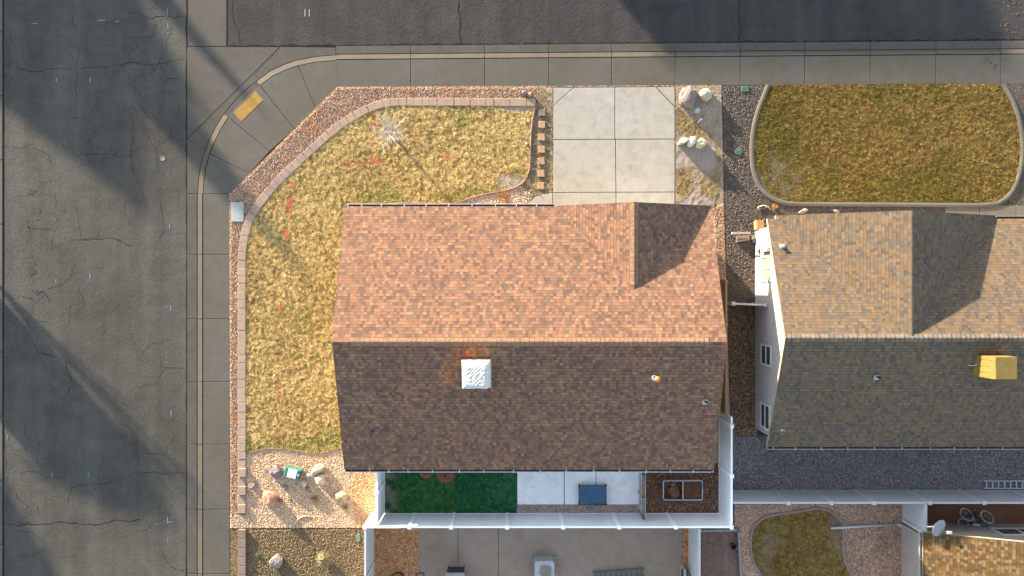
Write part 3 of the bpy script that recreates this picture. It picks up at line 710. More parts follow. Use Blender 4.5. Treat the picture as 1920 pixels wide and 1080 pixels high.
def bare_(x, y):
    X = x/32*1280+960; Y = 540-y/32*1280
    b = np.clip(1-((X-958)/32)**2-((Y-342)/20)**2, 0, 1)+np.clip(1-((X-970)/50)**2-((Y-203)/10)**2, 0, 1)
    return np.clip(b*1.6*(vnoise(x, y, 3, 77)+.2), 0, 1)
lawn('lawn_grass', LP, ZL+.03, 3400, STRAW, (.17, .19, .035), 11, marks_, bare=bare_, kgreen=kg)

# concrete border blocks between gravel and lawn
root = at('block_border', 'curved border of tan concrete blocks between gravel strip and lawn', 'garden border', (*G(453, 960, ZL), ZL))
# walk along the path and lay blocks
d = [0]
for p, q in zip(bord[:-1], bord[1:]): d.append(d[-1]+math.hypot(q[0]-p[0], q[1]-p[1]))
def along(s):
    for i in range(len(d)-1):
        if d[i+1] >= s:
            t = (s-d[i])/max(1e-6, d[i+1]-d[i]); return (bord[i][0]+(bord[i+1][0]-bord[i][0])*t, bord[i][1]+(bord[i+1][1]-bord[i][1])*t)
    return bord[-1]
s = 0; first = None; i = 0
while s < d[-1]-6:
    L = rnd.choice((13.5, 15, 16.5, 15)); 
    if s < 90: L = 17
    e = min(s+L, d[-1]); a, b = along(s+.3), along(e-.3)
    if d[-1]-e < 6: b = along(d[-1]); e = d[-1]
    zt = ZL+.078
    if s < 90: zt = ZL+.06+.07*((i % 2) == 0)-.02*(i == 0)          # the tail of the wall steps up and down
    dx, dy = b[0]-a[0], b[1]-a[1]; l = math.hypot(dx, dy); nx, ny = -dy/l*7.2, dx/l*7.2
    j = rnd.uniform(-.5, .5)
    poly = GP([(a[0]+nx+j, a[1]+ny), (b[0]+nx+j, b[1]+ny), (b[0]-nx+j, b[1]-ny), (a[0]-nx+j, a[1]-ny)], zt)
    mb = MB(); mb.prism(poly, ZL-.02, zt+rnd.uniform(-.006, .006), 0, .012)
    pink = 600 < s < 740 and rnd.random() < .75
    mb.build('block', M['block_pink'] if pink else M['block'], root); s = e; i += 1
# red edging strips
def edging(name, label, path, cat='lawn edging', m='bender', h=.045, r=.04):
    o = MB(); pts = [(*G(x, y, ZL+h), ZL+h-.02) for x, y in path]; o.tube(pts, r, 7)
    w = MB(); q = GP(path, ZL)
    n = len(q)
    for k in range(n-1):
        a, b = q[k], q[k+1]; dx, dy = b[0]-a[0], b[1]-a[1]; l = math.hypot(dx, dy) or 1; nx, ny = -dy/l*.012, dx/l*.012
        w.prism([(a[0]+nx, a[1]+ny), (b[0]+nx, b[1]+ny), (b[0]-nx, b[1]-ny), (a[0]-nx, a[1]-ny)], ZL-.02, ZL+h-.02)
    t = at(name, label, cat, (*q[0], ZL)); o.build('top_bead', M[m], t, smooth=True); w.build('strip', M[m], t); return t
edging('lawn_edging', 'red plastic edging curving along the lawn by the stepping pavers', edge)
edging('lawn_edging', 'faded pinkish edging between lawn and the corner rock garden', edge2, r=.03)
# bed of gravel between edging and house, with loose stones
BED = [(660, 402)]+edge[::-1][:int(len(edge)*.75)]
BEDP = [p for p in edge if p[1] > 346]+[(660, 420), (1005, 420), (1005, 380), (990, 384), (1000, 366)]
mb = MB(); mb.sheet(GP(BEDP, ZL+.006), ZL+.006); struct('house_bed_gravel', mb, M['gravel_bed'])
def multi_tint(x, y, c, rs):
    t = vnoise(x, y, 1.1, 31); k = (t > .68) & (rs.rand(len(x)) < .4)
    c[k] = c[k]*np.array((1.2, .75, .45)); return c
stones('loose_stone', GP([p for p in bord if p[1] < 975]+[(1004, 165), (634, 165), (433, 366), (433, 985), (447, 985)], ZL), ZL, 900, MULTI, 3, (.014, .036), multi_tint)
stones('loose_stone', GP(BEDP, ZL+.006), ZL+.006, 800, [(.46, .35, .28), (.6, .49, .4), (.36, .26, .22), (.53, .4, .29)], 4, (.014, .036))
# corner rock garden
YARD = [(461, 860)]+edge2+[(660, 850), (722, 890), (719, 964), (700, 970), (697, 990), (432, 990), (432, 966), (461, 966)]
mb = MB(); mb.sheet(GP(YARD, ZL+.006), ZL+.006); struct('corner_gravel', mb, M['gravel_yard'])
YC = [(.486, .331, .193), (.590, .433, .282), (.330, .229, .165), (.643, .496, .351), (.417, .307, .233), (.539, .362, .199)]
def yard_tint(x, y, c, rs):
    t = vnoise(x, y, .9, 37)*.5+np.clip((x+8)/1.6, 0, 1)*.45; k = (t > .55) & (rs.rand(len(x)) < .6)
    c[k] = c[k]*np.array((1.05, .72, .4)); return c
stones('loose_stone', GP(YARD, ZL+.006), ZL+.006, 1000, YC, 5, (.014, .036), yard_tint)
# strip left of the drive, stepping pavers
STRIP = [(1004, 165), (1037, 164), (1037, 361), (1020, 362), (1003, 368), (990, 384), (975, 384)]+[p for p in edge[::-1] if p[1] < 350]
mb = MB(); mb.sheet(GP(STRIP, ZL+.007), ZL+.007); struct('dry_soil_strip', mb, M['dirt_strip'])
lawn('sparse_dry_grass', GP(STRIP, ZL), ZL+.004, 230, [(0, (.16, .12, .07)), (.5, (.28, .23, .14)), (1, (.4, .33, .21))], (.2, .2, .08), 21, L=(.02, .05), hump=.012)
stones('loose_stone', GP(STRIP, ZL), ZL+.008, 200, YC, 6, (.008, .02))
pv = [(1016.5, 211, 'grey brown square paver beside the driveway, nearest the street and darkest of the row'), (1016, 233.5, 'square tan paver right behind the dark grey one in the driveway row'), (1015.5, 257, 'third square tan paver from the street in the row beside the driveway'), (1015.5, 280, 'middle one of the seven square pavers in the row beside the driveway'), (1015, 302, 'tan square paver crossed by a thin shadow, third from the house end of the row'), (1014.5, 325, 'square tan paver next to last before the house in the driveway row'), (1014, 348, 'square tan paver nearest the house in the row beside the driveway')]
for i, (px, py, lab) in enumerate(pv):
    mb = MB(); a = .155; mb.prism([(-a, -a), (a, -a), (a, a), (-a, a)], -.01, .055, 0, .01)
    x, y = G(px, py, ZL+.05)
    o = mb.build('stepping_paver', M['paver_grey'] if i == 0 else M['paver'], loc=(x, y, ZL+.006)); o.rotation_euler[2] = rnd.uniform(-.05, .05)
    tag(o, lab, 'paver', 'pavers in a row beside the driveway')
# stake lights
for px, py, lab in [(1009, 240, 'thin stake light casting a shadow over the third paver'), (998, 290, 'thin stake light at the edging beside the middle pavers'), (989, 340, 'thin stake light by the edging nearest the house')]:
    x, y = G(px, py, ZL); t = at('stake_light', lab, 'garden light', (x, y, ZL), 'stake lights along the edging')
    mb = MB(); mb.tube([(x, y, ZL-.02), (x, y, ZL+.13)], .008, 6); mb.build('stake', M['black'], t)
    mb = MB(); mb.lathe([(.012, .10), (.03, .13), (.03, .15), (.008, .17)], 10, (x, y, ZL)); mb.build('lamp_head', M['black'], t)
x, y = G(987, 270, ZL); t = at('sprinkler', 'small round white sprinkler head at the right edge of the lawn', 'sprinkler', (x, y, ZL))
mb = MB(); mb.lathe([(.05, 0), (.05, .12), (.035, .13), (.02, .12), (0, .12)], 14, (x, y, ZL)); mb.build('body', M['rock_white'], t)
mb = MB(); mb.lathe([(.018, .12), (.018, .15), (0, .155)], 10, (x, y, ZL)); mb.build('nozzle', M['tan_hose'], t)
# driveway
mb = MB()
for poly in [[(1038, 198), (1076, 164.5), (1152.3, 164), (1152.3, 260.3), (1038, 261)], [(1038, 164.5), (1074, 164.5), (1038, 196.5)], [(1153.9, 164), (1229, 163.5), (1265, 201), (1265, 260), (1153.9, 260.3)], [(1231, 163.5), (1265, 163), (1265, 199)],
             [(1038, 262.4), (1153.5, 261.9), (1154.5, 359.7), (1037.6, 360.2)], [(1155.1, 261.9), (1265, 261.5), (1265, 359.4), (1156, 359.7)], [(1037.2, 361.6), (1154.5, 361.1), (1154.5, 430), (1037, 430)], [(1156, 361.1), (1265, 360.8), (1265, 430), (1156, 430)]]:
    mb.prism(GP(poly, ZL+.02), ZL-.01, ZL+.02, 0, .006)
mb.prism(GP([(1035.8, 361.8), (1035.8, 430), (980, 430), (985, 395), (992, 381), (1004, 369.5), (1019, 363.3)], ZL+.02), ZL-.01, ZL+.02, 0, .006)
struct('driveway', mb, M['drive'])
mb = MB()
for k in range(46):
    px, py = rnd.uniform(1042, 1260), rnd.uniform(170, 380); x, y = G(px, py, ZL+.02); r = rnd.uniform(.008, .03)
    mb.sheet([(x+r*rnd.uniform(.5, 1.3)*math.cos(q*math.tau/7), y+r*rnd.uniform(.5, 1.5)*math.sin(q*math.tau/7)) for q in range(7)], ZL+.024)
struct('driveway_stain', mb, M['rock_dull'])
mb = MB(); mb.sheet(GP([(1036, 163), (1266, 162), (1266, 425), (984, 425), (990, 384), (1003, 369), (1020, 362), (1036, 361)], ZL+.0085), ZL+.0085); struct('driveway_joint', mb, M['joint'])
# strip on the right side of the drive
RS = [(1266, 163), (1352, 161), (1356, 380), (1345, 384), (1340, 384), (1334, 430), (1266, 430)]
mb = MB(); mb.sheet(GP(RS, ZL+.007), ZL+.007); struct('dry_side_yard', mb, M['dirt_strip'])
lawn('dry_side_grass', GP([(1268, 200), (1335, 255), (1352, 300), (1350, 345), (1338, 388), (1268, 388)], ZL), ZL+.006, 620, [(0, (.2, .13, .06)), (.5, (.36, .25, .11)), (1, (.46, .36, .19))], (.22, .19, .05), 23, L=(.03, .075), hump=.03,
     bare=lambda x, y: np.clip((vnoise(x, y, 1.6, 93)-.38)*3, 0, 1))
stones('loose_stone', GP(RS, ZL), ZL+.008, 220, [(.26, .21, .17), (.33, .23, .17), (.2, .16, .13), (.23, .13, .085)], 8, (.01, .028))
EY = [(1345, 384), (1357, 380), (1375, 985), (1345, 985), (1345, 884), (1320, 884), (1320, 430)]
mb = MB(); mb.sheet(GP(EY, ZL+.0055), ZL+.0055); struct('side_yard_gravel', mb, M['gravel_yard'])
stones('loose_stone', GP([(1338, 388), (1356, 382), (1361, 540), (1345, 540)], ZL), ZL+.006, 700, MULTI, 9, (.014, .034))

# ------------------------------------------------------------------ rocks
def rock(name, label, px, py, sx, sy, sz, rz, m, seed, z=ZL, facet=.25, sub=3, group=None, cat='rock'):
    bm = bmesh.new(); bmesh.ops.create_icosphere(bm, subdivisions=sub, radius=1); r = random.Random(seed)
    planes = [(Vector((r.gauss(0, 1), r.gauss(0, 1), r.gauss(0, .8))).normalized(), r.uniform(.62, .9)) for _ in range(17)]
    ph = [r.uniform(0, 6) for _ in range(6)]
    for v in bm.verts:
        c = v.co.copy()
        for n, dd in planes:
            k = c.dot(n)
            if k > dd: c -= n*(k-dd)*(.4+facet*2)
        c *= 1+.05*math.sin(4*c.x+ph[0])*math.sin(5*c.y+ph[1])+.04*math.sin(9*c.z+ph[2]+3*c.x)+r.uniform(-.03, .03)+.05*math.sin(13*c.x+ph[3])*math.sin(11*c.y+7*c.z+ph[4])
        c.z = max(c.z, -.55); v.co = c
    for v in bm.verts: v.co = Vector((v.co.x*sx*1.12, v.co.y*sy*1.12, (v.co.z+.45)*sz/1.35))
    me = bpy.data.meshes.new(name); bm.to_mesh(me); bm.free(); me.materials.append(M[m])
    o = bpy.data.objects.new(name, me); C.objects.link(o)
    x, y = G(px, py, z+sz*.4); o.location = (x, y, z); o.rotation_euler[2] = rz
    return tag(o, label, cat, group)
rock('boulder', 'large grey and pink boulder leaning toward the driveway in the corner strip', 1292, 182, .42, .62, .42, R(-28), 'rock_grey', 1)
rock('boulder', 'rounded pale boulder in the top right corner of the lot', 1322, 176, .33, .30, .33, .3, 'rock_pale', 2)
rock('boulder', 'pale green boulder, left of the three bright ones beside the driveway', 1281, 264.5, .26, .16, .42, R(28), 'rock_green', 3)
rock('boulder', 'white faceted boulder between the pale green and the cream one', 1296, 266, .17, .25, .45, R(-18), 'rock_white', 4)
rock('boulder', 'cream boulder, right of the three bright ones beside the driveway', 1315, 268, .29, .22, .46, R(8), 'rock_cream', 5)
rock('rock', 'dark purple round rock on the gravel strip near the sidewalk', 983, 174.5, .15, .14, .2, .2, 'rock_dark', 6)
rock('rock', 'pinkish round rock beside the dark purple one near the sidewalk', 993.5, 177, .13, .12, .14, .2, 'rock_pink', 7)
x, y = G(1307, 207, ZL); t = at('cleanout_cap', 'round pale pipe cap on the ground between the corner boulders', 'pipe cap', (x, y, ZL))
mb = MB(); mb.lathe([(.16, 0), (.16, .03), (.14, .045), (.06, .05), (.05, .05)], 22, (x, y, ZL)); mb.build('ring', M['offwhite'], t)
mb = MB(); mb.lathe([(.05, .045), (.045, .075), (0, .08)], 12, (x, y, ZL)); mb.build('knob', M['white'], t)
x, y = G(1309, 229, ZL); t = at('marker_stake', 'short white marker stake standing in the strip below the boulders', 'stake', (x, y, ZL))
mb = MB(); mb.tube([(x-.03, y-.03, ZL-.05), (x+.05, y+.05, ZL+.33)], .022, 6); mb.build('shaft', M['white'], t)
mb = MB(); mb.tube([(x+.045, y+.045, ZL+.31), (x+.06, y+.06, ZL+.37)], .03, 6); mb.build('cap', M['offwhite'], t)
rock('rock', 'dark weathered rock with one tan flank left of the teal box', 516, 884, .36, .27, .34, .2, 'rock_dark', 11)
rock('rock', 'tan stone leaning against the dark weathered rock', 503, 879, .14, .12, .16, .2, 'rock_tan', 31)
rock('rock', 'long pale rock split by a crack, uppermost right of the teal box', 594, 881, .40, .20, .3, R(32), 'rock_pale', 12)
rock('rock', 'round flat-topped pale stone below the long pale rock', 600, 900.5, .27, .25, .34, .2, 'rock_pale', 13)
rock('rock', 'small pale stone squeezed left of the long pale rock', 577, 893, .12, .11, .14, .2, 'rock_pale', 14)
rock('rock', 'small round pinkish white stone standing left of the flat-topped stone', 569.5, 907, .15, .16, .24, .2, 'rock_pale', 15)
rock('rock', 'small grey stone on the gravel right of the pink sandstone', 535, 914, .12, .16, .14, .2, 'rock_grey', 16)
rock('boulder', 'pink sandstone boulder at the left of the rock garden', 505, 935, .38, .30, .36, R(-25), 'rock_pink', 17, facet=.15)
rock('rock', 'small round grey stone beside the block border', 473, 910.5, .17, .17, .2, .2, 'rock_grey', 18)
rock('boulder', 'angular tan boulder alone near the white fence', 640, 930, .30, .27, .38, R(15), 'rock_tan', 19, facet=.3)
rock('boulder', 'dull grey boulder on the darker gravel below the lot', 518, 1052, .31, .30, .40, R(20), 'rock_dull', 20)
rock('rock', 'low tan stone between the teal box and the flat-topped stone', 563, 898, .10, .13, .13, .5, 'rock_tan', 81)
rock('rock', 'small pale stone touching the top of the flat-topped stone', 610, 891, .13, .10, .13, .9, 'rock_pale', 82)
rock('rock', 'small grey stone below the round pinkish white stone', 577, 917, .11, .13, .12, .1, 'rock_grey', 83)
# teal utility box
x, y = G(547.5, 888, ZL+.3); t = thing('utility_pedestal', 'teal utility pedestal with a white top panel among the rocks', 'utility box', (x, y, ZL), R(-14))
mb = MB(); mb.prism([(-.36, -.22), (.36, -.22), (.36, .22), (-.36, .22)], 0, .3, 0, .03); mb.build('body', M['teal'], t)
mb = MB(); mb.prism([(-.2, -.21), (.22, -.21), (.22, .2), (-.2, .2)], .301, .325, 0, .01); mb.build('lid', M['rock_white'], t)
mb = MB(); mb.box(.26, .33, -.05, .05, .30, .33); mb.build('lock', M['metal'], t)
# meter lid by the sidewalk
x, y = G(445.5, 397.5, ZL); t = thing('meter_box', 'pale rectangular meter box lid in gravel beside the left sidewalk', 'utility box', (x, y, ZL))
def rrect(w, h, r, n=5):
    out = []
    for cx, cy, a0 in ((w-r, h-r, 0), (-w+r, h-r, 90), (-w+r, -h+r, 180), (w-r, -h+r, 270)):
        for k in range(n+1): a = R(a0+90*k/n); out.append((cx+r*math.cos(a), cy+r*math.sin(a)))
    return out
mb = MB(); mb.prism(rrect(.29, .45, .05), -.02, .035, 0, .008); mb.build('lid', M['offwhite'], t)
mb = MB(); mb.box(.03, .05, -.33, -.27, .034, .039); mb.build('keyhole', M['black'], t)
mb = MB(); mb.lathe([(.03, .034), (.03, .04), (0, .04)], 10, (.18, -.31, 0)); mb.build('plug', M['rock_pink'], t)
# red cup, hose arch
x, y = G(526, 940, ZL); rock('toy_scrap', 'small bright red plastic scrap beside the pink sandstone', 526.5, 939, .09, .10, .09, .4, 'red', 41, cat='scrap')
mb = MB(); mb.tube([(*G(px, py, ZL+h), ZL+h) for px, py, h in [(552, 985, .02), (556, 977, .03), (562, 971, .03), (570, 968, .03), (577, 967, .03), (584, 970, .02)]], .03, 7)
tag(mb.build('hose', M['tan_hose'], smooth=True), 'short curved tan hose lying on the corner gravel', 'hose')

# ------------------------------------------------------------------ plants
def shrub(name, label, px, py, r, h, n, leaf, seed, z=ZL, flat=.5, cat='shrub', w=.016, curl=.4):
    rr = random.Random(seed); x, y = G(px, py, z+h*.4); t = at(name, label, cat, (x, y, z))
    lf = MB(); st = MB()
    for k in range(n):
        a = rr.uniform(0, math.tau); l = r*rr.uniform(.08, 1.1); e = h*rr.uniform(.3, 1)*(1.1-.6*l/r)
        p0 = Vector((x, y, z)); p1 = p0+Vector((math.cos(a)*l*.5, math.sin(a)*l*.5, e)); p2 = p0+Vector((math.cos(a)*l, math.sin(a)*l, e*(1-curl*rr.random())))
        sd = Vector((-math.sin(a), math.cos(a), 0))*w*rr.uniform(.6, 1.4)
        lf.add([p0-sd*.5, p0+sd*.5, p1+sd, p1-sd, p2], [(0, 1, 2, 3), (3, 2, 4)])
    for k in range(max(4, n//25)):
        a = rr.uniform(0, math.tau); l = r*.5; st.tube([(x, y, z-.02), (x+math.cos(a)*l*.5, y+math.sin(a)*l*.5, z+h*.6), (x+math.cos(a)*l, y+math.sin(a)*l, z+h*.85)], .008, 4, .003)
    st.build('stem', M['bark_d'], t); lf.build('foliage', M[leaf], t); return t
shrub('dry_shrub', 'orange dried ornamental grass in the gravel bed by the house', 944, 369, .5, .22, 110, 'leaf_o', 51, w=.009)
shrub('dry_shrub', 'small orange dried plant in the middle of the rock garden', 590, 935, .28, .18, 100, 'leaf_o', 52, w=.011)
shrub('dry_shrub', 'tiny brown dried tuft below the angular tan boulder', 648, 951, .16, .14, 70, 'leaf_o', 53)
shrub('dry_shrub', 'red brown bush under the eave, left of two on the green lawn', 799, 886, .34, .5, 420, 'leaf_r', 54, w=.02)
shrub('dry_shrub', 'wider red brown bush under the eave, right of two on the green lawn', 836, 889, .50, .5, 620, 'leaf_r', 55, w=.02)
shrub('yucca', 'spiky tan and grey yucca on the dull gravel below the lot', 606, 1050, .45, .55, 240, 'leaf_y', 56, w=.03)
shrub('weed', 'low green weed on the dull gravel by the border blocks', 483, 1041, .16, .1, 110, 'leaf_g', 57)
shrub('weed', 'tiny green weed right of the other weed on dull gravel', 503, 1045, .10, .08, 60, 'leaf_g', 58)
shrub('weed', 'small pale weed on the shaded gravel right of the pink sandstone', 545, 937, .12, .08, 60, 'leaf_y', 59)
shrub('dry_shrub', 'orange dried clump on the grey gravel in front of the right house', 1453, 388, .24, .16, 80, 'leaf_o', 60, w=.011)

def bare_tree(name, label, px, py, h, crown, seed, m, z=ZL, n1=9, tr=.06, twig=3, upright=.5, xy=None, bend=.18, rb=.42):
    rr = random.Random(seed); x, y = xy or G(px, py, z); t = at(name, label, 'tree', (x, y, z))
    tk = MB(); cr = MB(); top = Vector((x+rr.uniform(-.1, .1), y+rr.uniform(-.1, .1), z+h*.42))
    tk.tube([(x, y, z-.05), (x+.02, y, z+.1), tuple(top)], tr, 8, tr*.72); tk.build('trunk', M[m], t, smooth=True)
    def br(p, dr, l, r, lv):
        pts = [p]; q = p.copy(); dd = dr.copy()
        for k in range(4):
            dd = (dd+Vector((rr.gauss(0, bend), rr.gauss(0, bend), rr.gauss(.03, bend*.7)))).normalized(); q = q+dd*l/4; pts.append(q.copy())
        cr.tube(pts, max(r, .0055), 5 if lv else 6, max(r*.55, .0045), cap=False)
        if lv < twig:
            for k in range(4 if lv < 2 else 3):
                i = rr.randint(1, 4); a = rr.uniform(0, math.tau); s_ = Vector((math.cos(a), math.sin(a), rr.uniform(-.1, .7)))
                br(pts[i], (dd*1.1+s_*.8).normalized(), l*rr.uniform(.42, .65), r*.5, lv+1)
    for k in range(n1):
        a = math.tau*k/n1+rr.uniform(-.3, .3); s_ = Vector((math.cos(a), math.sin(a), upright+rr.uniform(-.2, .9)))
        br(top-Vector((0, 0, h*.14*rr.random())), s_.normalized(), crown*rr.uniform(.75, 1.1)*(.9+.4*(s_.z > .8)), tr*rb, 1)
    cr.build('crown', M[m], t, smooth=True); return t
bare_tree('bare_tree', 'small leafless tree with pale branches on the front lawn', 741, 261, 3.0, .72, 3, 'bark_w', tr=.085, n1=22, upright=.8, bend=.09, rb=.2)

# ------------------------------------------------------------------ houses
def house(root, xL, xR, yN, yS, yr, ze, zr, mroof, mtrim, mwall, mgut, gable=None, th=.14, gutN=None, gutS=None, ov=.35, xLn=None, xRn=None, xRs=None, rf_uv=True, strapN=(), strapS=(), cap=None):
    """ridge along local x; eaves at yN and yS. gable = (x_ridge, half width left, right, z, y_front) on the north side"""
    xRn = xRn or xR; xRs = xRs or xR
    tn = (zr-ze)/(yN-yr); ts = (zr-ze)/(yr-yS)
    def slope(mb, pts):                          # thin solid, top face first
        n = len(pts); a = (Vector(pts[1])-Vector(pts[0])).cross(Vector(pts[2])-Vector(pts[0]))
        if a.z < 0: pts = pts[::-1]
        vs = list(pts)+[(x, y, z-th) for x, y, z in pts]
        mb.add(vs, [tuple(range(n))], 0); b = len(mb.v)-2*n
        mb.f.append([b+i for i in range(2*n-1, n-1, -1)]); mb.mi.append(1)
        for i in range(n):
            j = (i+1) % n; mb.f.append([b+i, b+n+i, b+n+j, b+j]); mb.mi.append(1)
    rf = MB()
    slope(rf, [(xL, yS, ze), (xRs, yS, ze), (xR, yr, zr), (xL, yr, zr)])
    slope(rf, [(xL, yr, zr), (xR, yr, zr), (xRn, yN, ze), (xL, yN, ze)])
    if gable:
        gx, gl, gr, gz, gf = gable; yb = yr+(zr-gz)/tn; e = .012
        # where the gable's eave meets the main slope
        zl = ze; yl = yN
        for s_, w in ((-1, gl), (1, gr)):
            pts = [(gx, gf, gz+e), (gx, yb-.02, gz+e), (gx+s_*w, yN, ze+e)]
            if gf > yN+.02: pts.append((gx+s_*w, gf, ze+e))
            slope(rf, pts)
    roof = rf.build('roof', [M[mroof], M[mtrim]], root, uv=rf_uv)
    # walls: pentagon extruded
    wl = MB(); a, b = yS+ov, yN-ov; zb = ze-th-.01; zw = lambda y: zr-th-.01-(tn*(y-yr) if y > yr else ts*(yr-y))
    sec = [(a, -.02), (b, -.02), (b, zw(b)), (yr, zw(yr)), (a, zw(a))]
    x0, x1 = xL+ov, min(xR, xRn, xRs)-ov; n = 5
    wl.add([(x0, y, z) for y, z in sec]+[(x1, y, z) for y, z in sec], [tuple(range(n-1, -1, -1)), tuple(range(n, 2*n))]+[(i, (i+1) % n, n+(i+1) % n, n+i) for i in range(n)])
    if gable:
        gx, gl, gr, gz, gf = gable; y0, y1 = b-.3, max(gf-.15, b+.05); k = .3
        sec = [(gx-gl+k, zw(b)-.02), (gx+gr-k, zw(b)-.02), (gx, gz-th-.05)]
        wl.add([(x, y0, z) for x, z in sec]+[(x, y1, z) for x, z in sec], [(0, 1, 2), (5, 4, 3), (0, 3, 4, 1), (1, 4, 5, 2), (2, 5, 3, 0)])
    wall = wl.build('wall', M[mwall], root)
    def gutter(x0, x1, y, sgn, straps):
        g = MB(); w = .115
        ya, yb2 = (y, y+sgn*w); lo, hi = min(ya, yb2), max(ya, yb2)
        g.box(x0, x1, lo, hi, ze-.16, ze-.145); yo = yb2
        g.box(x0, x1, min(yo, yo-sgn*.022), max(yo, yo-sgn*.022), ze-.145, ze-.02)
        g.box(x0, x0+.012, lo+.001, hi-.023, ze-.145, ze-.03); g.box(x1-.012, x1, lo+.001, hi-.023, ze-.145, ze-.03)
        go = g.build('gutter', M[mgut], root)
        db = MB(); db.box(x0+.02, x1-.02, lo+.004, hi-.026, ze-.145, ze-.12); db.build('debris', M['debris'], go)
        for sx in straps:
            h = MB(); h.box(sx-.02, sx+.02, lo-.02, hi+.002, ze-.022, ze-.012); h.build('hanger', M[mgut], go)
    if gutN: gutter(gutN[0], gutN[1], yN, 1, strapN)
    if gutS: gutter(gutS[0], gutS[1], yS, -1, strapS)
    # ridge caps
    if cap:
        rc = MB(); x = cap[0]; i = 0
        while x < cap[1]:
            w = .19; z0 = zr+.028+.006*(i % 2); hw = .17
            pts = []
            for yy, dz in ((yr+hw, -tn*hw), (yr+.02, 0), (yr-.02, 0), (yr-hw, -ts*hw)): pts += [(x, yy, z0+dz+.006), (min(x+w*.93, cap[1]), yy, z0+dz-.004)]
            b0 = len(rc.v); rc.v += pts
            for q in range(3): rc.f.append([b0+2*q, b0+2*q+2, b0+2*q+3, b0+2*q+1]); rc.mi.append(0)
            for q in (0, 6): 
                v0, v1 = pts[q], pts[q+1]; bb = len(rc.v); rc.v += [v0, v1, (v1[0], v1[1], v1[2]-.05), (v0[0], v0[1], v0[2]-.05)]
                rc.f.append([bb, bb+1, bb+2, bb+3] if q == 6 else [bb+3, bb+2, bb+1, bb]); rc.mi.append(1)  # black skirt at the cap edge, a shade line put in as colour
            x += w; i += 1
        rc.build('ridge_cap', [M['cap1' if mroof == 'roof1' else 'cap2'], M['crack']], roof, uv=True)
    return roof, wall
def window(parent, c, n, w, h, panes='h', glass='glass', fr='white', ft=.08):
    """window on a wall plane: centre c, outward normal n (axis aligned), frame and panes"""
    c = Vector(c); n = Vector(n); u = Vector((0, 0, 1)).cross(n); v = Vector((0, 0, 1))
    f = MB()
    for s_ in (-1, 1):
        f.obox(c+u*s_*(w/2-ft/2)+n*.02, u*ft/2, v*h/2, n*.025); f.obox(c+v*s_*(h/2-ft/2)+n*.02, u*(w/2-ft), v*ft/2, n*.0249)
    if panes == 'h': f.obox(c+n*.02, u*.025, v*(h/2-ft), n*.022)
    else: f.obox(c+n*.02, u*(w/2-ft), v*.025, n*.022)
    fo = f.build('window', M[fr], parent)
    g = MB(); g.obox(c+n*.008, u*(w/2-ft-.002), v*(h/2-ft-.002), n*.004); g.build('pane', M[glass], fo)
    return fo

# --- the main house
h1 = thing('house', 'tan house with a wide brown shingle gable roof in the centre of the lot', 'house', (0, 0, 0))
strS = [G(px, 884, 2.5)[0] for px in (693, 729, 765, 811, 861, 907, 963, 1013, 1062, 1113, 1162, 1212, 1257, 1300)]
strN = [G(px, 387, 2.5)[0] for px in (652, 678, 715, 758, 799, 841, 885, 929, 968, 1006)]
roof1, wall1 = house(h1, -7.25, 8.66, 3.53, -7.86, -2.17, 2.5, 4.5, 'roof1', 'trim', 'stucco', 'gutter', gable=(5.05, 3.14, 3.55, 3.75, 3.56), xRn=8.60, xRs=8.745,
                     gutN=(-7.22, 1.84), gutS=(-7.24, 8.72), strapN=strN, strapS=strS, cap=(-6.5, 7.95))
# gable ridge caps
rc = MB(); y = .12; i = 0
while y < 3.5:
    z0 = 3.775+.005*(i % 2); t_ = .352
    for s_ in (-1, 1):
        rc.add([(5.05, y, z0), (5.05, y+.177, z0+.006), (5.05+s_*.17, y+.177, z0+.006-.17*t_), (5.05+s_*.17, y, z0-.17*t_)], [(0, 1, 2, 3) if s_ < 0 else (3, 2, 1, 0)])
    y += .19; i += 1
rc.build('ridge_cap', M['cap1'], roof1, uv=True)
gd = MB(); gd.box(2.9, 7.7, 3.18, 3.22, .12, 2.2)
for i in range(4):
    for j in range(4): gd.box(3.0+i*1.18, 3.0+i*1.18+1.05, 3.219, 3.235, .2+j*.5, .62+j*.5)
gd.build('garage_door', M['garage'], h1)
dr = MB(); dr.box(.7, 1.65, 3.17, 3.225, .12, 2.15); dr_ = dr.build('door', M['wood_b'], h1)
kb = MB(); kb.lathe([(.03, 0), (.03, .05), (0, .06)], 10); kb.xf(Matrix.Translation((1.55, 3.225, 1.05)) @ Matrix.Rotation(R(-90), 4, 'X')); kb.build('handle', M['metal'], dr_)
for cx in (-5.2, -2.2): window(h1, (cx, 3.18, 1.4), (0, 1, 0), 1.5, 1.1)
for cx in (-4.5, -.5, 5.5): window(h1, (cx, -7.51, 1.4), (0, -1, 0), 1.3, 1.0)
sdw = window(h1, (2.6, -7.51, 1.12), (0, -1, 0), 1.8, 1.98)
window(h1, (-6.9, -4, 1.4), (-1, 0, 0), 1.2, 1.0); window(h1, (8.25, -3, 1.4), (1, 0, 0), 1.0, 1.0)
for cx, cy in ((-6.95, 3.28), (8.3, -7.6)):
    dp = MB(); dp.tube([(cx, cy, 2.36), (cx, cy-.06*(1 if cy > 0 else -1), 2.1), (cx, cy-.06*(1 if cy > 0 else -1), .25)], .035, 6); dp.build('downspout', M['gutter'], h1)
S1 = lambda y: 4.5-2.0*(-2.17-y)/5.69 if y < -2.17 else 4.5-2.0*(y+2.17)/5.7
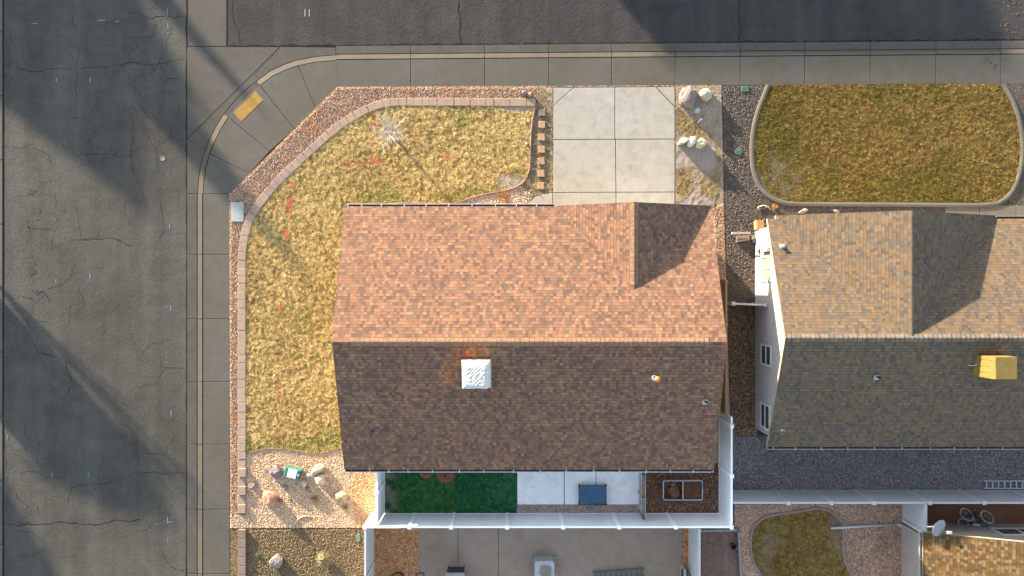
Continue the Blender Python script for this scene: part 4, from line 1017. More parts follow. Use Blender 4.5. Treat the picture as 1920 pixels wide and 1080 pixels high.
# evaporative cooler under a white cover
cz = 4.98; t = at('swamp_cooler', 'evaporative cooler under a white wrinkled canvas cover on the roof', 'cooler', (*G(891, 705, cz), S1(-3.5)))
x0, y1 = G(867, 681, cz); x1, y0 = G(915, 729, cz)
mb = MB(); nx = 14
rr = random.Random(5); vs = []; fs = []
rings = [(0.10, -.02, S1), (.05, .35, None), (.015, .75, None), (0, .97, None), (-.06, 1.0, None)]
prof = []
def ringpts(o):
    p = []; a, b, c_, d_ = x0-o, x1+o, y0-o, y1+o; k = 10
    for q in range(k): p.append((a+(b-a)*q/k, c_))
    for q in range(k): p.append((b, c_+(d_-c_)*q/k))
    for q in range(k): p.append((b-(b-a)*q/k, d_))
    for q in range(k): p.append((a, d_-(d_-c_)*q/k))
    return p
nr = 40
for o, f, fn in rings:
    for (px_, py_) in ringpts(o):
        zb = S1(py_)-.02; vs.append((px_+rr.uniform(-.012, .012), py_+rr.uniform(-.012, .012), zb+(cz-zb)*f if f < .96 else cz-(.02 if f < 1 else 0)+rr.uniform(-.006, .006)))
for i in range(len(rings)-1):
    for k in range(nr): fs.append((i*nr+k, i*nr+(k+1) % nr, (i+1)*nr+(k+1) % nr, (i+1)*nr+k))
mb.add(vs, fs)
# crumpled top
n = 24; b0 = len(mb.v); tv = []; tf = []
for j in range(n+1):
    for i in range(n+1):
        u, v = i/n, j/n; e = min(u, 1-u, v, 1-v); px_ = x0+.06+(x1-x0-.12)*u; py_ = y0+.06+(y1-y0-.12)*v
        w = .02*abs(math.sin(13*u+5*math.sin(4*v)))+.016*abs(math.sin(17*v+3*math.sin(6*u)))+.012*abs(math.sin(21*(u-v)+2))+.006*rr.random()
        tv.append((px_, py_, cz+w*min(1, e*9)))
for j in range(n):
    for i in range(n): tf.append((j*(n+1)+i, j*(n+1)+i+1, (j+1)*(n+1)+i+1, (j+1)*(n+1)+i))
mb.add(tv, tf); mb.build('cover', M['canvas'], t, smooth=False)
st = MB(); ring = [(x, y, S1(y)+.12) for x, y in ringpts(.095)]; st.tube(ring+[ring[0]], .012, 5); st.build('tie_cord', M['wood_w'], t)
# flues and pipe vents on the roof
x, y = G(1228, 708, 4.1); t = at('roof_flue', 'orange capped flue pipe on the darker slope of the main roof', 'flue', (x, y, S1(y)))
mb = MB(); mb.lathe([(.16, -.02), (.11, .03), (.065, .10)], 16, (x, y, S1(y))); mb.build('flashing', M['metal'], t, smooth=True)
mb = MB(); mb.lathe([(.06, .05), (.06, .62)], 14, (x, y, S1(y))); mb.build('pipe', M['orange'], t, smooth=True)
mb = MB(); mb.lathe([(.10, .58), (.12, .62), (.115, .68), (.06, .73), (0, .74)], 16, (x, y, S1(y))); mb.build('cap', M['orange'], t, smooth=True)
def pipe_vent(label, px, py, z, root_z, m='black'):
    x, y = G(px, py, z); t = at('pipe_vent', label, 'pipe vent', (x, y, root_z(y)))
    b_ = MB(); b_.obox((x, y-.03, root_z(y)+.012), (.10, 0, 0), (0, .11, .038), (0, 0, .006)); b_.lathe([(.08, 0), (.055, .09)], 12, (x, y, root_z(y))); b_.build('boot', M['offwhite'] if m == 'black' else M['gutter2'], t)
    b_ = MB(); b_.lathe([(.045, .02), (.045, .28), (.034, .28), (.034, .15), (0, .15)], 12, (x, y, root_z(y))); b_.build('pipe', M['black'], t)
pipe_vent('black pipe vent with pale boot near the right edge of the brown roof', 1319, 751, 3.4, S1)
x, y = G(700, 808, 3.1); t = at('pipe_vent', 'small black pipe stub low on the left of the brown roof', 'pipe vent', (x, y, S1(y)))
mb = MB(); mb.lathe([(.05, -.01), (.05, .12), (.035, .12), (.035, .05), (0, .05)], 12, (x, y, S1(y))); mb.build('pipe', M['black'], t)
mb = MB(); mb.lathe([(.10, -.02), (.085, .015), (.05, .02)], 14, (x, y, S1(y))); mb.build('collar', M['rock_dark'], t)
x, y = 5.05, .68; t = at('roof_bracket', 'small dark antenna bracket on the ridge of the garage gable', 'bracket', (x, y, 3.76))
mb = MB(); mb.tube([(x-.14, y, 3.80), (x, y, 3.84), (x+.14, y, 3.80)], .012, 5); mb.build('bar', M['black'], t)
mb = MB(); mb.tube([(x, y, 3.74), (x, y, 3.86)], .015, 6); mb.build('foot', M['black'], t)

# --- right neighbour's house
h2 = thing('house', 'neighbour house at right with grey and tan shingle roof and pale side wall', 'house', (0, 0, 0))
ZR2 = 4.45
strS2 = [G(px, 838, 2.5)[0] for px in (1450, 1492, 1540, 1590, 1640, 1692, 1745, 1790, 1835, 1880)]
roof2, wall2 = house(h2, 11.03, 26.5, 3.0, -6.87, -2.02, 2.5, ZR2, 'roof2', 'trim2', 'stucco2', 'gutter2', gable=(16.15, 4.75, 4.75, ZR2-.01, 3.13), gutN=(20.95, 26.4), gutS=(11.05, 26.4), strapS=strS2, ov=.33, cap=(11.1, 26.4))
g = MB(); g.box(11.285, 11.39, 2.05, 3.05, 2.34, 2.355); g.box(11.285, 11.30, 2.05, 3.05, 2.355, 2.46); g.box(11.375, 11.39, 2.05, 3.05, 2.355, 2.46)
xw = 11.36
window(h2, (xw, .86, 1.55), (-1, 0, 0), 1.15, 1.25, 'h', 'curtain', 'trim')
window(h2, (xw, -3.0, 1.5), (-1, 0, 0), .95, 1.25, 'v'); window(h2, (xw, -5.75, 1.4), (-1, 0, 0), 1.15, 1.15, 'v')
mb = MB(); mb.box(xw-.16, xw-.002, 1.62, 1.95, 1.2, 2.0); pb = mb.build('meter_panel', M['ac'], h2)
mb = MB(); mb.tube([(xw-.06, 1.78, 2.0), (xw-.06, 1.78, 2.55)], .03, 6); mb.build('conduit', M['ac'], pb)
mb = MB(); mb.box(xw-.12, xw-.002, 1.75, 1.95, .5, .9); mb.build('gas_meter', M['ac'], h2)
mb = MB(); mb.tube([(xw-.05, 1.5, .1), (xw-.05, 1.5, .8), (xw-.05, 1.8, .8)], .025, 6); mb.build('gas_pipe', M['black'], h2)
for cx in (17.2, 23): window(h2, (cx, 2.665, 1.4), (0, 1, 0), 1.4, 1.1)
for cx in (14, 18, 23): window(h2, (cx, -6.545, 1.4), (0, -1, 0), 1.4, 1.1)
mb = MB(); mb.box(11.4, 11.5, 2.66, 2.72, .15, 2.3); mb.build('corner_board', M['trim2'], h2)
S2 = lambda y: ZR2-(ZR2-2.5)*(-2.02-y)/4.85
# yellow cooler
zt = 4.95; t = at('swamp_cooler', 'evaporative cooler wrapped in a yellow tarp on the grey roof', 'cooler', (*G(1866, 687, 4.2), S2(-3.3)))
xa, ya = G(1867, 669.5, zt); xb, yb = G(1907, 711, zt)
mb = MB(); rr = random.Random(9); vs = []; fs = []; nr = 40
x0, x1, y0, y1 = xa, xb, yb, ya
for o, f in [(.0, -.03), (.04, .25), (.03, .6), (.01, .93), (0, 1)]:
    for i, (px_, py_) in enumerate(ringpts(0)):
        zb = S2(py_)-.02; bulge = (.14*(1-f)+.05) if i >= 30 or i == 0 else .02
        wv = .015*math.sin(i*2.1)*max(0, 1-f)
        ox = -bulge-wv if (i >= 30 or i == 0) else 0
        vs.append((px_+ox*(1 if f < 1 else 0), py_, zb+(zt-zb)*max(f, 0) if f > 0 else zb))
for i in range(4):
    for k in range(nr): fs.append((i*nr+k, i*nr+(k+1) % nr, (i+1)*nr+(k+1) % nr, (i+1)*nr+k))
fs.append(tuple(range(4*nr, 5*nr))); mb.add(vs, fs); mb.build('tarp', M['tarp'], t)
cd = MB(); cd.tube([(x0-.1, y0+.5, S2(y0+.5)+.15), (x0-.3, y0+.42, S2(y0+.4)+.03), (x0-.45, y0+.45, S2(y0+.45)+.02)], .012, 5); cd.build('tie_cord', M['white'], t)
pipe_vent('black pipe vent in the middle of the grey neighbour roof', 1648, 707.5, 4.0, S2, 'g')
S2n = lambda y: ZR2-(ZR2-2.5)*(y+2.02)/5.02
x, y = G(1467, 462, 3.0); t = at('roof_vent', 'small metal roof vent on the tan slope near the left rake', 'roof vent', (x, y, S2n(y)))
zz = 2.55+ (11.9-11.4)*.41
mb = MB(); mb.lathe([(.10, -.1), (.08, .08), (.10, .14), (0, .16)], 12, (x, y, S2n(y)+.03)); mb.build('hood', M['gutter2'], t)
mb = MB(); mb.box(x-.12, x+.12, y-.14, y+.1, S2n(y)-.03, S2n(y)+.03); mb.build('flashing', M['metal'], t)
x, y = G(1467, 806, 2.8); t = at('roof_tag', 'small pale metal clip low on the left of the grey roof', 'roof clip', (x, y, S2(y)))
mb = MB(); mb.obox((x, y, S2(y)+.03), (.10, 0, 0), (0, .05, .02), (0, 0, .012)); mb.build('plate', M['offwhite'], t)
mb = MB(); mb.obox((x+.05, y, S2(y)+.055), (.03, 0, 0), (0, .03, .012), (0, 0, .014)); mb.build('clip', M['rock_dark'], t)

# --- bottom right house: ridge runs north-south, so its local x points south
h3 = thing('house', 'house at the bottom right corner with pale tan shingles and beige wall', 'house', (21.6, -10.55, 0), R(-90))
roof3, wall3 = house(h3, 0, 14, 3.85, -3.85, 0, 2.5, 3.75, 'roof3', 'trim2', 'stucco3', 'gutter2', gutS=(.05, 13.9), strapS=[.3+.9*i for i in range(14)], ov=.45)
window(h3, (.44, 1.3, 1.25), (-1, 0, 0), 2.2, .9, 'h', 'glass', 'trim')

# --- houses across the street and beyond the frame that shade the streets
def far_house(label, x, y, rz, L, wN, wS, ze, zr):
    h = thing('house', label, 'house', (x, y, 0), rz)
    house(h, -L, 0, wN, -wS, 0, ze, zr, 'roof2', 'trim2', 'stucco2', 'gutter2')
    window(h, (-.34, 0, 1.4), (1, 0, 0), 1.2, 1.0); return h
K = 1/math.tan(R(SUN_EL))
def src(px, py, z):                                     # where a point of height z stands whose shadow ends at the pixel
    x, y = G(px, py); return x-z*K*SX, y-z*K*SY
x, y = src(275, 402, 4.5); far_house('grey roofed house beyond the far corner of the crossing, its ridge running north', x, y, R(-90), 13, 5.5, 5.5, 2.5, 4.5)
x, y = src(395, 215, 4.3); far_house('grey roofed house behind the crossing house, ridge running east', x, y, 0, 9, 4.5, 4.5, 2.5, 4.3)
x, y = src(312, 968, 3.0); far_house('small grey roofed shed across the street from the lot', x, y, R(-24), 4.6, 1.6, 1.6, 2.75, 3.0)
x, y = src(230, 1290, 4.3); far_house('large grey roofed house across the street south of the small shed', x, y, 0, 12, 5.8, 5.8, 2.5, 4.3)
x, y = src(1925, 152, 4.5); far_house('long grey roofed house across the side street', x, y, 0, 12, 5, 5, 3.6, 4.5)
def xy_src(px, py, z): return src(px, py, z)
bare_tree('street_tree', 'tall narrow leafless tree across the street from the driveway end of the block', 0, 0, 4.2, 1.1, 61, 'bark_d', 0, 12, .09, 3, 1.6, xy=(-31.0, 7.9))
def evergreen(label, xy, h, r, seed):
    rr = random.Random(seed); x, y = xy; t = at('evergreen_tree', label, 'tree', (x, y, 0))
    tk = MB(); tk.tube([(x, y, -.1), (x, y, h*.8)], .1, 8, .03); tk.build('trunk', M['bark_d'], t)
    lf = MB()
    for k in range(3600):
        f = rr.random()**.8; a = rr.uniform(0, math.tau); q = r*(1.05-f**2.2)*(.55+.5*rr.random())*(.85+.3*math.sin(3*a+9*f)); c = Vector((x+q*math.cos(a), y+q*math.sin(a), .5+(h-.5)*f))
        u = Vector((rr.gauss(0, 1), rr.gauss(0, 1), rr.gauss(0, 1))).normalized()*.09; v = u.cross(Vector((rr.gauss(0, 1), rr.gauss(0, 1), rr.gauss(0, 1)))).normalized()*.05
        lf.add([c-u, c+v, c+u, c-v], [(0, 1, 2, 3)])
    lf.build('crown', M['leaf_g'], t); return t
evergreen('columnar dark evergreen at the far corner of the crossing', src(606, 545, 4.6), 4.6, 1.4, 62)
evergreen('narrow dark evergreen beside the wide one at the far corner', src(492, 212, 4.4), 4.4, .72, 66)
bare_tree('street_tree', 'leafless tree beside the evergreen at the far corner', 0, 0, 4.8, 1.0, 64, 'bark_d', 0, 16, .13, 3, 1.3, xy=src(500, 250, 4.6))
bare_tree('street_tree', 'slender leafless tree near the mouth of the side street', 0, 0, 4.6, .9, 63, 'bark_d', 0, 12, .1, 3, 1.2, xy=src(560, 215, 4.6))
x, y = src(622, 577, 5.0); t = at('utility_pole', 'thin wooden utility pole at the far corner of the crossing', 'utility pole', (x, y, 0))
mb = MB(); mb.tube([(x, y, -.1), (x, y, 5.6)], .06, 8, .05); mb.build('pole', M['wood_d'], t)
mb = MB(); mb.box(x-.05, x+.05, y-.05, y+.05, 5.5, 5.7); mb.build('cap', M['metal'], t)

# ------------------------------------------------------------------ fences
def fence(name, label, p0, p1, h, posts, mp, mpost, z0=ZL, ext=0, caps=True, pw=.068, group=None, cat='fence'):
    p0, p1 = Vector(p0), Vector(p1); dv = p1-p0; L = dv.length; rz = math.atan2(dv.y, dv.x)
    t = thing(name, label, cat, (p0.x, p0.y, z0), rz, group)
    mb = MB(); mb.box(.0, L, -.018, .018, .06, h-.09); mb.build('panel', M[mp], t)
    mb = MB(); mb.box(0, L, -.04, .04, h-.09, h); mb.build('rail', M[mpost], t)
    mb = MB(); mb.box(0, L, -.035, .035, .0, .06); mb.build('rail', M[mpost], t)
    for s_ in posts:
        mb = MB(); mb.box(s_-pw, s_+pw, -pw, pw, -.02, h+.03); po = mb.build('post', M[mpost], t)
        if caps:
            c_ = MB(); w = pw+.018; c_.add([(s_-w, -w, h+.03), (s_+w, -w, h+.03), (s_+w, w, h+.03), (s_-w, w, h+.03), (s_, 0, h+.09)], [(3, 2, 1, 0), (0, 1, 4), (1, 2, 4), (2, 3, 4), (3, 0, 4)]); c_.build('post_cap', M[mpost], po)
    return t
FH = 1.80; zt = ZL+FH
fy = G(0, 988.5, zt)[1]
xs = [G(px, 0, zt)[0] for px in (684.5, 768, 846, 951, 1056, 1161, 1267, 1371.5)]
fence('back_fence', 'white vinyl fence along the back of the lot below the house', (xs[0], fy), (xs[-1], fy), FH, [x-xs[0] for x in xs], 'vinyl', 'vinyl_p')
xl = G(706, 0, zt)[0]
fence('side_fence', 'short white vinyl gate fence left of the dark green lawn', (xl, fy+.06), (xl, -7.45), FH, [G(0, 926, zt)[0]*0+(G(0, 927, zt)[1]-fy)], 'vinyl', 'vinyl_p')
xr = G(1372, 0, zt)[0]
yb0 = G(0, 768, ZL)[1]
fence('side_fence', 'white vinyl fence along the right edge of the back yard', (xr, fy+.06), (xr, yb0), FH, [2.2, 4.4], 'vinyl', 'vinyl_p')
fence('board_fence', 'brown board fence beside the right wall of the main house', (9.5, yb0+.07), (9.5, .35), 1.65, [0.06, 2.0, 4.0, .35-yb0-.13], 'wood_b', 'wood_b', caps=False)
# gate between the two houses
gy = G(0, 569.5, 1.8)[1]
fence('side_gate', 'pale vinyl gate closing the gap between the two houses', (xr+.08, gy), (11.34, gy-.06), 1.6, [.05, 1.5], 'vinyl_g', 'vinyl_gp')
mb = MB(); x, y = 11.28, G(0, 537, 2.0)[1]
# neighbour fences
ny = G(0, 943, zt)[1]
px_ = [1478, 1559, 1639, 1744, 1846, 1948]
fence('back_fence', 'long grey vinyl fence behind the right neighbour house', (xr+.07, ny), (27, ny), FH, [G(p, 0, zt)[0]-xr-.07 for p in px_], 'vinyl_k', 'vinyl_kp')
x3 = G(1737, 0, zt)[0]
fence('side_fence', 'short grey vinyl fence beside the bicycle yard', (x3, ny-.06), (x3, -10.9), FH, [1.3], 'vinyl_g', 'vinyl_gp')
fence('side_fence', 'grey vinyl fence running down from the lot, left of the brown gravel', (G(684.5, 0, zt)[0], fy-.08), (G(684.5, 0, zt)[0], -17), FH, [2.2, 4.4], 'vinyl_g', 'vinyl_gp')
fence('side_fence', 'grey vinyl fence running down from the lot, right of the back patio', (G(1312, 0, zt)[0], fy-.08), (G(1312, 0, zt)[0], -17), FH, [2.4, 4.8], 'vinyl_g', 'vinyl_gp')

# ------------------------------------------------------------------ back yard
GR = [(719, 880), (968, 880), (968, 963), (719, 965)]
GL_, GRt = [(719, 870), (850.5, 870), (850.5, 964), (719, 965)], [(852, 870), (968, 870), (968, 963.5), (852, 964)]
DG = [(0, (.016, .070, .016)), (.4, (.027, .143, .035)), (.7, (.042, .196, .055)), (1, (.098, .266, .081))]
lawn('green_lawn', GP(GL_, ZL), ZL+.012, 2200, DG, (.085, .20, .03), 31, L=(.03, .07), hump=.035,
     bare=lambda x, y: np.clip((1.15-(x+6.0)/.75)*1.1, 0, 1)*np.clip((vnoise(x, y, 3.5, 55)-.2)*2, 0, 1))
lawn('green_lawn', GP(GRt, ZL), ZL+.014, 2400, [(0, (.012, .080, .026)), (.5, (.032, .175, .065)), (1, (.07, .27, .11))], (.03, .17, .05), 32, L=(.03, .06), hump=.03)
mb = MB()
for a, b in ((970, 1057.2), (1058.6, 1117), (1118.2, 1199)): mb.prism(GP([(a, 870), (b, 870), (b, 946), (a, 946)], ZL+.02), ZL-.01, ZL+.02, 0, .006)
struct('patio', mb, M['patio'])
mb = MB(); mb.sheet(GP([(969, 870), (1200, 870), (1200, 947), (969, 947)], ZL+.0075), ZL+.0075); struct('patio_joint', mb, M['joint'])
mb = MB(); mb.sheet(GP([(969, 946.5), (1205, 946.5), (1205, 968), (969, 968)], ZL+.008), ZL+.008); struct('gravel_strip', mb, M['gravel_shade'])
stones('loose_stone', GP([(970, 947), (1203, 947), (1203, 964), (970, 964)], ZL), ZL+.008, 900, [(.42, .33, .28), (.6, .5, .43), (.3, .23, .2), (.5, .36, .26)], 10, (.014, .032))
mb = MB(); mb.sheet(GP([(1200, 868), (1352, 868), (1352, 966), (1205, 966), (1205, 946), (1200, 946)], ZL+.0065), ZL+.0065); struct('dirt_pen', mb, M['dirt_dark'])
stones('loose_stone', GP([(1212, 885), (1350, 885), (1350, 962), (1212, 962)], ZL), ZL+.006, 260, [(.2, .14, .1), (.3, .22, .16), (.14, .10, .08), (.4, .33, .27)], 12, (.01, .04))
stones('fallen_leaf', GP([(722, 884), (966, 884), (966, 960), (722, 962)], ZL), ZL+.06, 7, [(.35, .33, .24), (.28, .22, .12), (.45, .42, .34)], 92, (.012, .026))
stones('fallen_leaf', GP([(972, 884), (1197, 884), (1197, 944), (972, 944)], ZL), ZL+.022, 3, [(.3, .22, .13), (.2, .14, .08)], 93, (.01, .022))
# raised pet cot
zc = ZL+.24; t = at('pet_cot', 'raised navy mesh pet cot with black frame on the pale patio', 'pet cot', (*G(1111, 927, zc), ZL+.02))
(x0, y1), (x1, y0) = G(1086, 910.5, zc), G(1136, 945, zc)
mb = MB(); n = 10
vs = [(x0+.03+(x1-x0-.06)*i/n, y0+.03+(y1-y0-.06)*j/n, zc-.035*math.sin(math.pi*i/n)*math.sin(math.pi*j/n)) for j in range(n+1) for i in range(n+1)]
mb.add(vs, [(j*(n+1)+i, j*(n+1)+i+1, (j+1)*(n+1)+i+1, (j+1)*(n+1)+i) for j in range(n) for i in range(n)]); mb.build('mesh_bed', M['navy'], t, smooth=True)
mb = MB(); q = [(x0, y0, zc), (x1, y0, zc), (x1, y1, zc), (x0, y1, zc)]
for a, b in zip(q, q[1:]+q[:1]): mb.tube([a, b], .026, 8)
mb.build('frame', M['bike_blue'], t, smooth=True)
for a in q:
    mb = MB(); mb.tube([(a[0], a[1], ZL+.02), (a[0], a[1], zc+.03)], .03, 8); mb.lathe([(.045, zc-.02), (.045, zc+.03), (0, zc+.035)], 10, (a[0], a[1], 0)); mb.build('leg', M['black'], t)
# wooden divider fence
zt2 = ZL+1.2; xd, yd0 = G(1207, 972, zt2); t = at('pen_fence', 'weathered wooden fence dividing patio from the dirt pen', 'fence', (xd, yd0, ZL))
for py in (972, 936, 893):
    yy = G(0, py, zt2)[1]; mb = MB(); mb.box(xd-.05, xd+.05, yy-.05, yy+.05, ZL-.05, zt2+.02); mb.build('post', M['wood_d' if py == 972 else 'wood'], t)
ye = -7.55
for z_, m_, dx in ((zt2-.04, 'wood_w', .075), (ZL+.25, 'wood', .075), (ZL+.7, 'wood_w', .075)):
    mb = MB(); mb.box(xd+dx-.022, xd+dx+.022, yd0-.02, ye, z_-.05, z_+.05); mb.build('rail', M[m_], t)
mb = MB()
for i in range(24): yy = yd0+.1+i*.115; mb.tube([(xd-.06, yy, ZL+.03), (xd-.06, yy, zt2-.1)], .004, 4)
for i in range(9): z_ = ZL+.1+i*.125; mb.tube([(xd-.06, yd0, z_), (xd-.06, ye, z_)], .004, 4)
mb.build('wire_mesh', M['metal'], t)
mb = MB(); mb.obox((xd+.01, G(0, 922, zt2)[1], zt2-.1), (.05, -.03, 0), (.05, .22, 0), (0, 0, .03)); mb.build('brace', M['leaf_o'], t)
# galvanised two-bay bed
zb = ZL+.35; t = at('raised_bed', 'two-bay galvanised raised bed in the dirt pen', 'raised bed', (*G(1281, 919, zb), ZL))
(x0, y1), (x1, y0) = G(1244, 901.5, zb), G(1317, 937.5, zb); xm = G(1280.5, 0, zb)[0]
mb = MB()
q = rrect((x1-x0)/2, (y1-y0)/2, .07); cx, cy = (x0+x1)/2, (y0+y1)/2
ring = [(cx+a, cy+b, zb) for a, b in q]; mb.tube(ring+[ring[0]], .022, 7); mb.build('rim', M['metal'], t, smooth=True)
mb = MB()
for (a, b), (c_, d_) in zip(q, q[1:]+q[:1]):
    mb.add([(cx+a, cy+b, ZL-.02), (cx+c_, cy+d_, ZL-.02), (cx+c_, cy+d_, zb), (cx+a, cy+b, zb), (cx+a*.985, cy+b*.985, ZL-.02), (cx+c_*.985, cy+d_*.985, ZL-.02), (cx+c_*.985, cy+d_*.985, zb), (cx+a*.985, cy+b*.985, zb)], [(0, 1, 2, 3), (7, 6, 5, 4)])
mb.build('side_panel', M['metal'], t)
mb = MB(); mb.box(xm-.035, xm+.035, y0+.02, y1-.02, zb-.03, zb+.015); mb.build('divider', M['offwhite'], t)
mb = MB(); n = 16
for (a0, a1, hz, sd) in ((x0+.04, xm-.04, .08, 1), (xm+.04, x1-.04, .22, 2)):
    b0 = [(a0+(a1-a0)*i/n, y0+.04+(y1-y0-.08)*j/n, ZL+hz+.02*math.sin(i*1.7+sd)*math.cos(j*1.3)+.035*abs(math.sin(j*1.05+.25*math.sin(i*.8)))*(sd == 2)) for j in range(n+1) for i in range(n+1)]
    mb.add(b0, [(j*(n+1)+i, j*(n+1)+i+1, (j+1)*(n+1)+i+1, (j+1)*(n+1)+i) for j in range(n) for i in range(n)])
mb.build('soil', M['dirt_dark'], t, smooth=True)
rock('leaf_pile', 'reddish brown heap of leaves inside the left bay of the raised bed', 1263, 922, .30, .34, .24, R(35), 'leaf_pile', 71, z=ZL+.07, cat='leaf pile')
rock('rock', 'grey stone behind the leaf heap in the raised bed', 1262, 907, .14, .11, .2, .5, 'rock_grey', 72, z=ZL+.07)
mb = MB(); x, y = G(1245.5, 910.5, zb); mb.box(-.05, .05, -.1, .1, -.16, .0)
o = mb.build('label_plate', M['offwhite'], t); o.location = (x-ORG[t.name][0]+.03, y-ORG[t.name][1], zb-ORG[t.name][2]+.03)

# ------------------------------------------------------------------ right neighbour's front yard
NE = [(1354, 160.5), (1985, 157.5), (2400, 157), (2400, 1500), (1376, 1500), (1376, 989), (1362, 540)]
mb = MB(); mb.sheet(GP(NE, ZL-.002), ZL-.002); struct('neighbour_gravel', mb, M['gravel_east'])
NB = catmull([(1441, 159), (1432, 182), (1422, 208), (1414, 240), (1410.5, 275), (1412, 310), (1418, 335), (1428, 354), (1445, 369), (1468, 378.5), (1500, 382), (1560, 382.5), (1640, 383), (1720, 383.5), (1780, 384), (1840, 384), (1872, 381)], 4)
NB2 = catmull([(1872, 381), (1893, 366), (1908, 340), (1916, 310), (1918.5, 275), (1915, 240), (1907, 208), (1896, 182), (1882, 158)], 4)
NLP = GP(NB+NB2, ZL)
OLIVE = [(-.15, (.041, .028, .010)), (0, (.113, .068, .017)), (.35, (.162, .103, .025)), (.6, (.198, .131, .032)), (.85, (.233, .161, .046)), (1, (.268, .190, .062))]
def kg2(x, y):
    X = x/32*1280+960; Y = 540-y/32*1280
    return np.clip((Y-230)/560, -.05, .25)+np.clip((1490-X)/220, 0, .2)
lawn('neighbour_lawn', NLP, ZL+.02, 2400, OLIVE, (.085, .088, .012), 41, kgreen=kg2,
     bare=lambda x, y: np.clip(np.clip(1-((x/32*1280+960-1450)/60)**2-((540-y/32*1280-335)/50)**2, 0, 1)*(vnoise(x, y, 2.4, 61)+.1)*.55, 0, 1))
def curb_strip(name, label, path, w, h, m, cat='lawn curb', z=ZL):
    q = GP(path, z+h); n = len(q); t = MB()
    Lf = []; Rt = []
    for i in range(n):
        a, b = q[max(0, i-1)], q[min(n-1, i+1)]; dx, dy = b[0]-a[0], b[1]-a[1]; l = math.hypot(dx, dy) or 1
        Lf.append((q[i][0]-dy/l*w/2, q[i][1]+dx/l*w/2)); Rt.append((q[i][0]+dy/l*w/2, q[i][1]-dx/l*w/2))
    vs = []
    for i in range(n):
        c = q[i]; vs += [(*Lf[i], z-.02), (Lf[i][0]*.9+c[0]*.1, Lf[i][1]*.9+c[1]*.1, z+h*.8), (c[0], c[1], z+h), (Rt[i][0]*.9+c[0]*.1, Rt[i][1]*.9+c[1]*.1, z+h*.8), (*Rt[i], z-.02)]
    t.add(vs, [(i*5+k, i*5+k+1, (i+1)*5+k+1, (i+1)*5+k) for i in range(n-1) for k in range(4)])
    ends = len(t.v)
    t.f += [[4, 3, 2, 1, 0], [(n-1)*5+k for k in range(5)]]; t.mi += [0, 0]
    return tag(t.build(name, M[m], smooth=False), label, cat)
curb_strip('lawn_curb', 'pale concrete curb around the left and bottom of the olive lawn', NB, .21, .07, 'curb_conc')
curb_strip('lawn_curb', 'pale concrete curb curving down the right of the olive lawn', NB2, .21, .07, 'curb_conc')
mb = MB()
for a, b in ((1773, 1836), (1837.3, 1905), (1906.3, 1990)): mb.prism(GP([(a, 385.5), (b, 385.5), (b, 440), (a, 440)], ZL+.02), ZL-.01, ZL+.02, 0, .006)
struct('front_walk', mb, M['curb_conc'])
for px, py, lab, w, h, rx in [(1397, 166.5, 'green rectangular valve lid in grey gravel close to the sidewalk', .17, .13, False), (1384, 285, 'green oval valve lid in grey gravel halfway to the house', .19, .14, True)]:
    x, y = G(px, py, ZL); t = at('valve_box', lab, 'valve box', (x, y, ZL))
    mb = MB(); poly = [(x+w*math.cos(k*math.tau/20), y+h*math.sin(k*math.tau/20)) for k in range(20)] if rx else [(x-w, y-h), (x+w, y-h), (x+w, y+h), (x-w, y+h)]
    mb.prism(poly, ZL-.02, ZL+.03, 0, .01); mb.build('lid', M['green_lid'], t)
    mb = MB(); mb.box(x-.03, x+.03, y-.012, y+.012, ZL+.03, ZL+.034); mb.build('key_slot', M['black'], t)
stones('loose_stone', GP([(1356, 163), (1438, 162), (1412, 240), (1408, 300), (1425, 360), (1440, 380), (1440, 440), (1414, 560), (1366, 560), (1362, 400)], ZL), ZL, 220, [(.085, .074, .064), (.115, .10, .086), (.055, .047, .044), (.14, .125, .105)], 13, (.014, .034))
# lumber, bits at the side of the house
def plank(label, p, q, w, h, z, m, name='lumber_plank'):
    a, b = Vector((*G(*p, z+h), 0)), Vector((*G(*q, z+h), 0)); dv = (b-a); l = dv.length; u = dv/l; v = Vector((-u.y, u.x, 0)); c = (a+b)/2
    mb = MB(); mb.obox((0, 0, h/2), u*l/2, v*w/2, Vector((0, 0, h/2))); o = mb.build(name, M[m], loc=(c.x, c.y, z)); return tag(o, label, 'plank')
plank('pale whitewashed beam lying by the corner of the right house', (1373, 437), (1407, 436.5), .10, .12, ZL+.1, 'wood_w')
plank('tan board lying under the whitewashed beam by the right house', (1381, 447), (1406, 445), .24, .05, ZL, 'wood')
plank('thin white board edge below the tan board by the right house', (1381, 453), (1406, 449), .05, .09, ZL, 'wood_w')
rock('rock', 'tan stone at the end of the boards beside the right house', 1411, 446, .12, .16, .2, .3, 'rock_dull', 73)
rock('rock', 'small brown stone between the boards and the pale wall', 1414, 452, .12, .09, .12, .3, 'rock_dull', 74)
zq = ZL+.45; x, y = G(1425, 421, zq); t = thing('crate', 'tan and orange wooden crate against the corner of the right house', 'crate', (x+.02, y, ZL), R(4))
mb = MB(); mb.prism([(-.15, -.21), (.15, -.21), (.15, .21), (-.15, .21)], 0, .42, 0, .01); mb.build('body', M['leaf_y'], t)
mb = MB(); mb.box(-.16, .16, -.22, .22, .42, .46); mb.build('lid', M['leaf_o'], t)
mb = MB(); mb.tube([(*G(px, py, ZL+.05), ZL+.05) for px, py in [(1423, 394), (1421, 389), (1427, 386), (1434, 385.5), (1441, 388), (1444, 393)]], .025, 6)
tag(mb.build('hose', M['tan_hose'], smooth=True), 'curved hose piece lying on gravel in front of the right house', 'hose')
rock('rock', 'pale slab shaped stone under the lawn curb near the right house', 1507, 395.5, .22, .10, .1, R(20), 'rock_dull', 75)
rock('rock', 'small pale stone by the front eave of the right house', 1568, 396, .16, .08, .09, R(-20), 'rock_dull', 76)
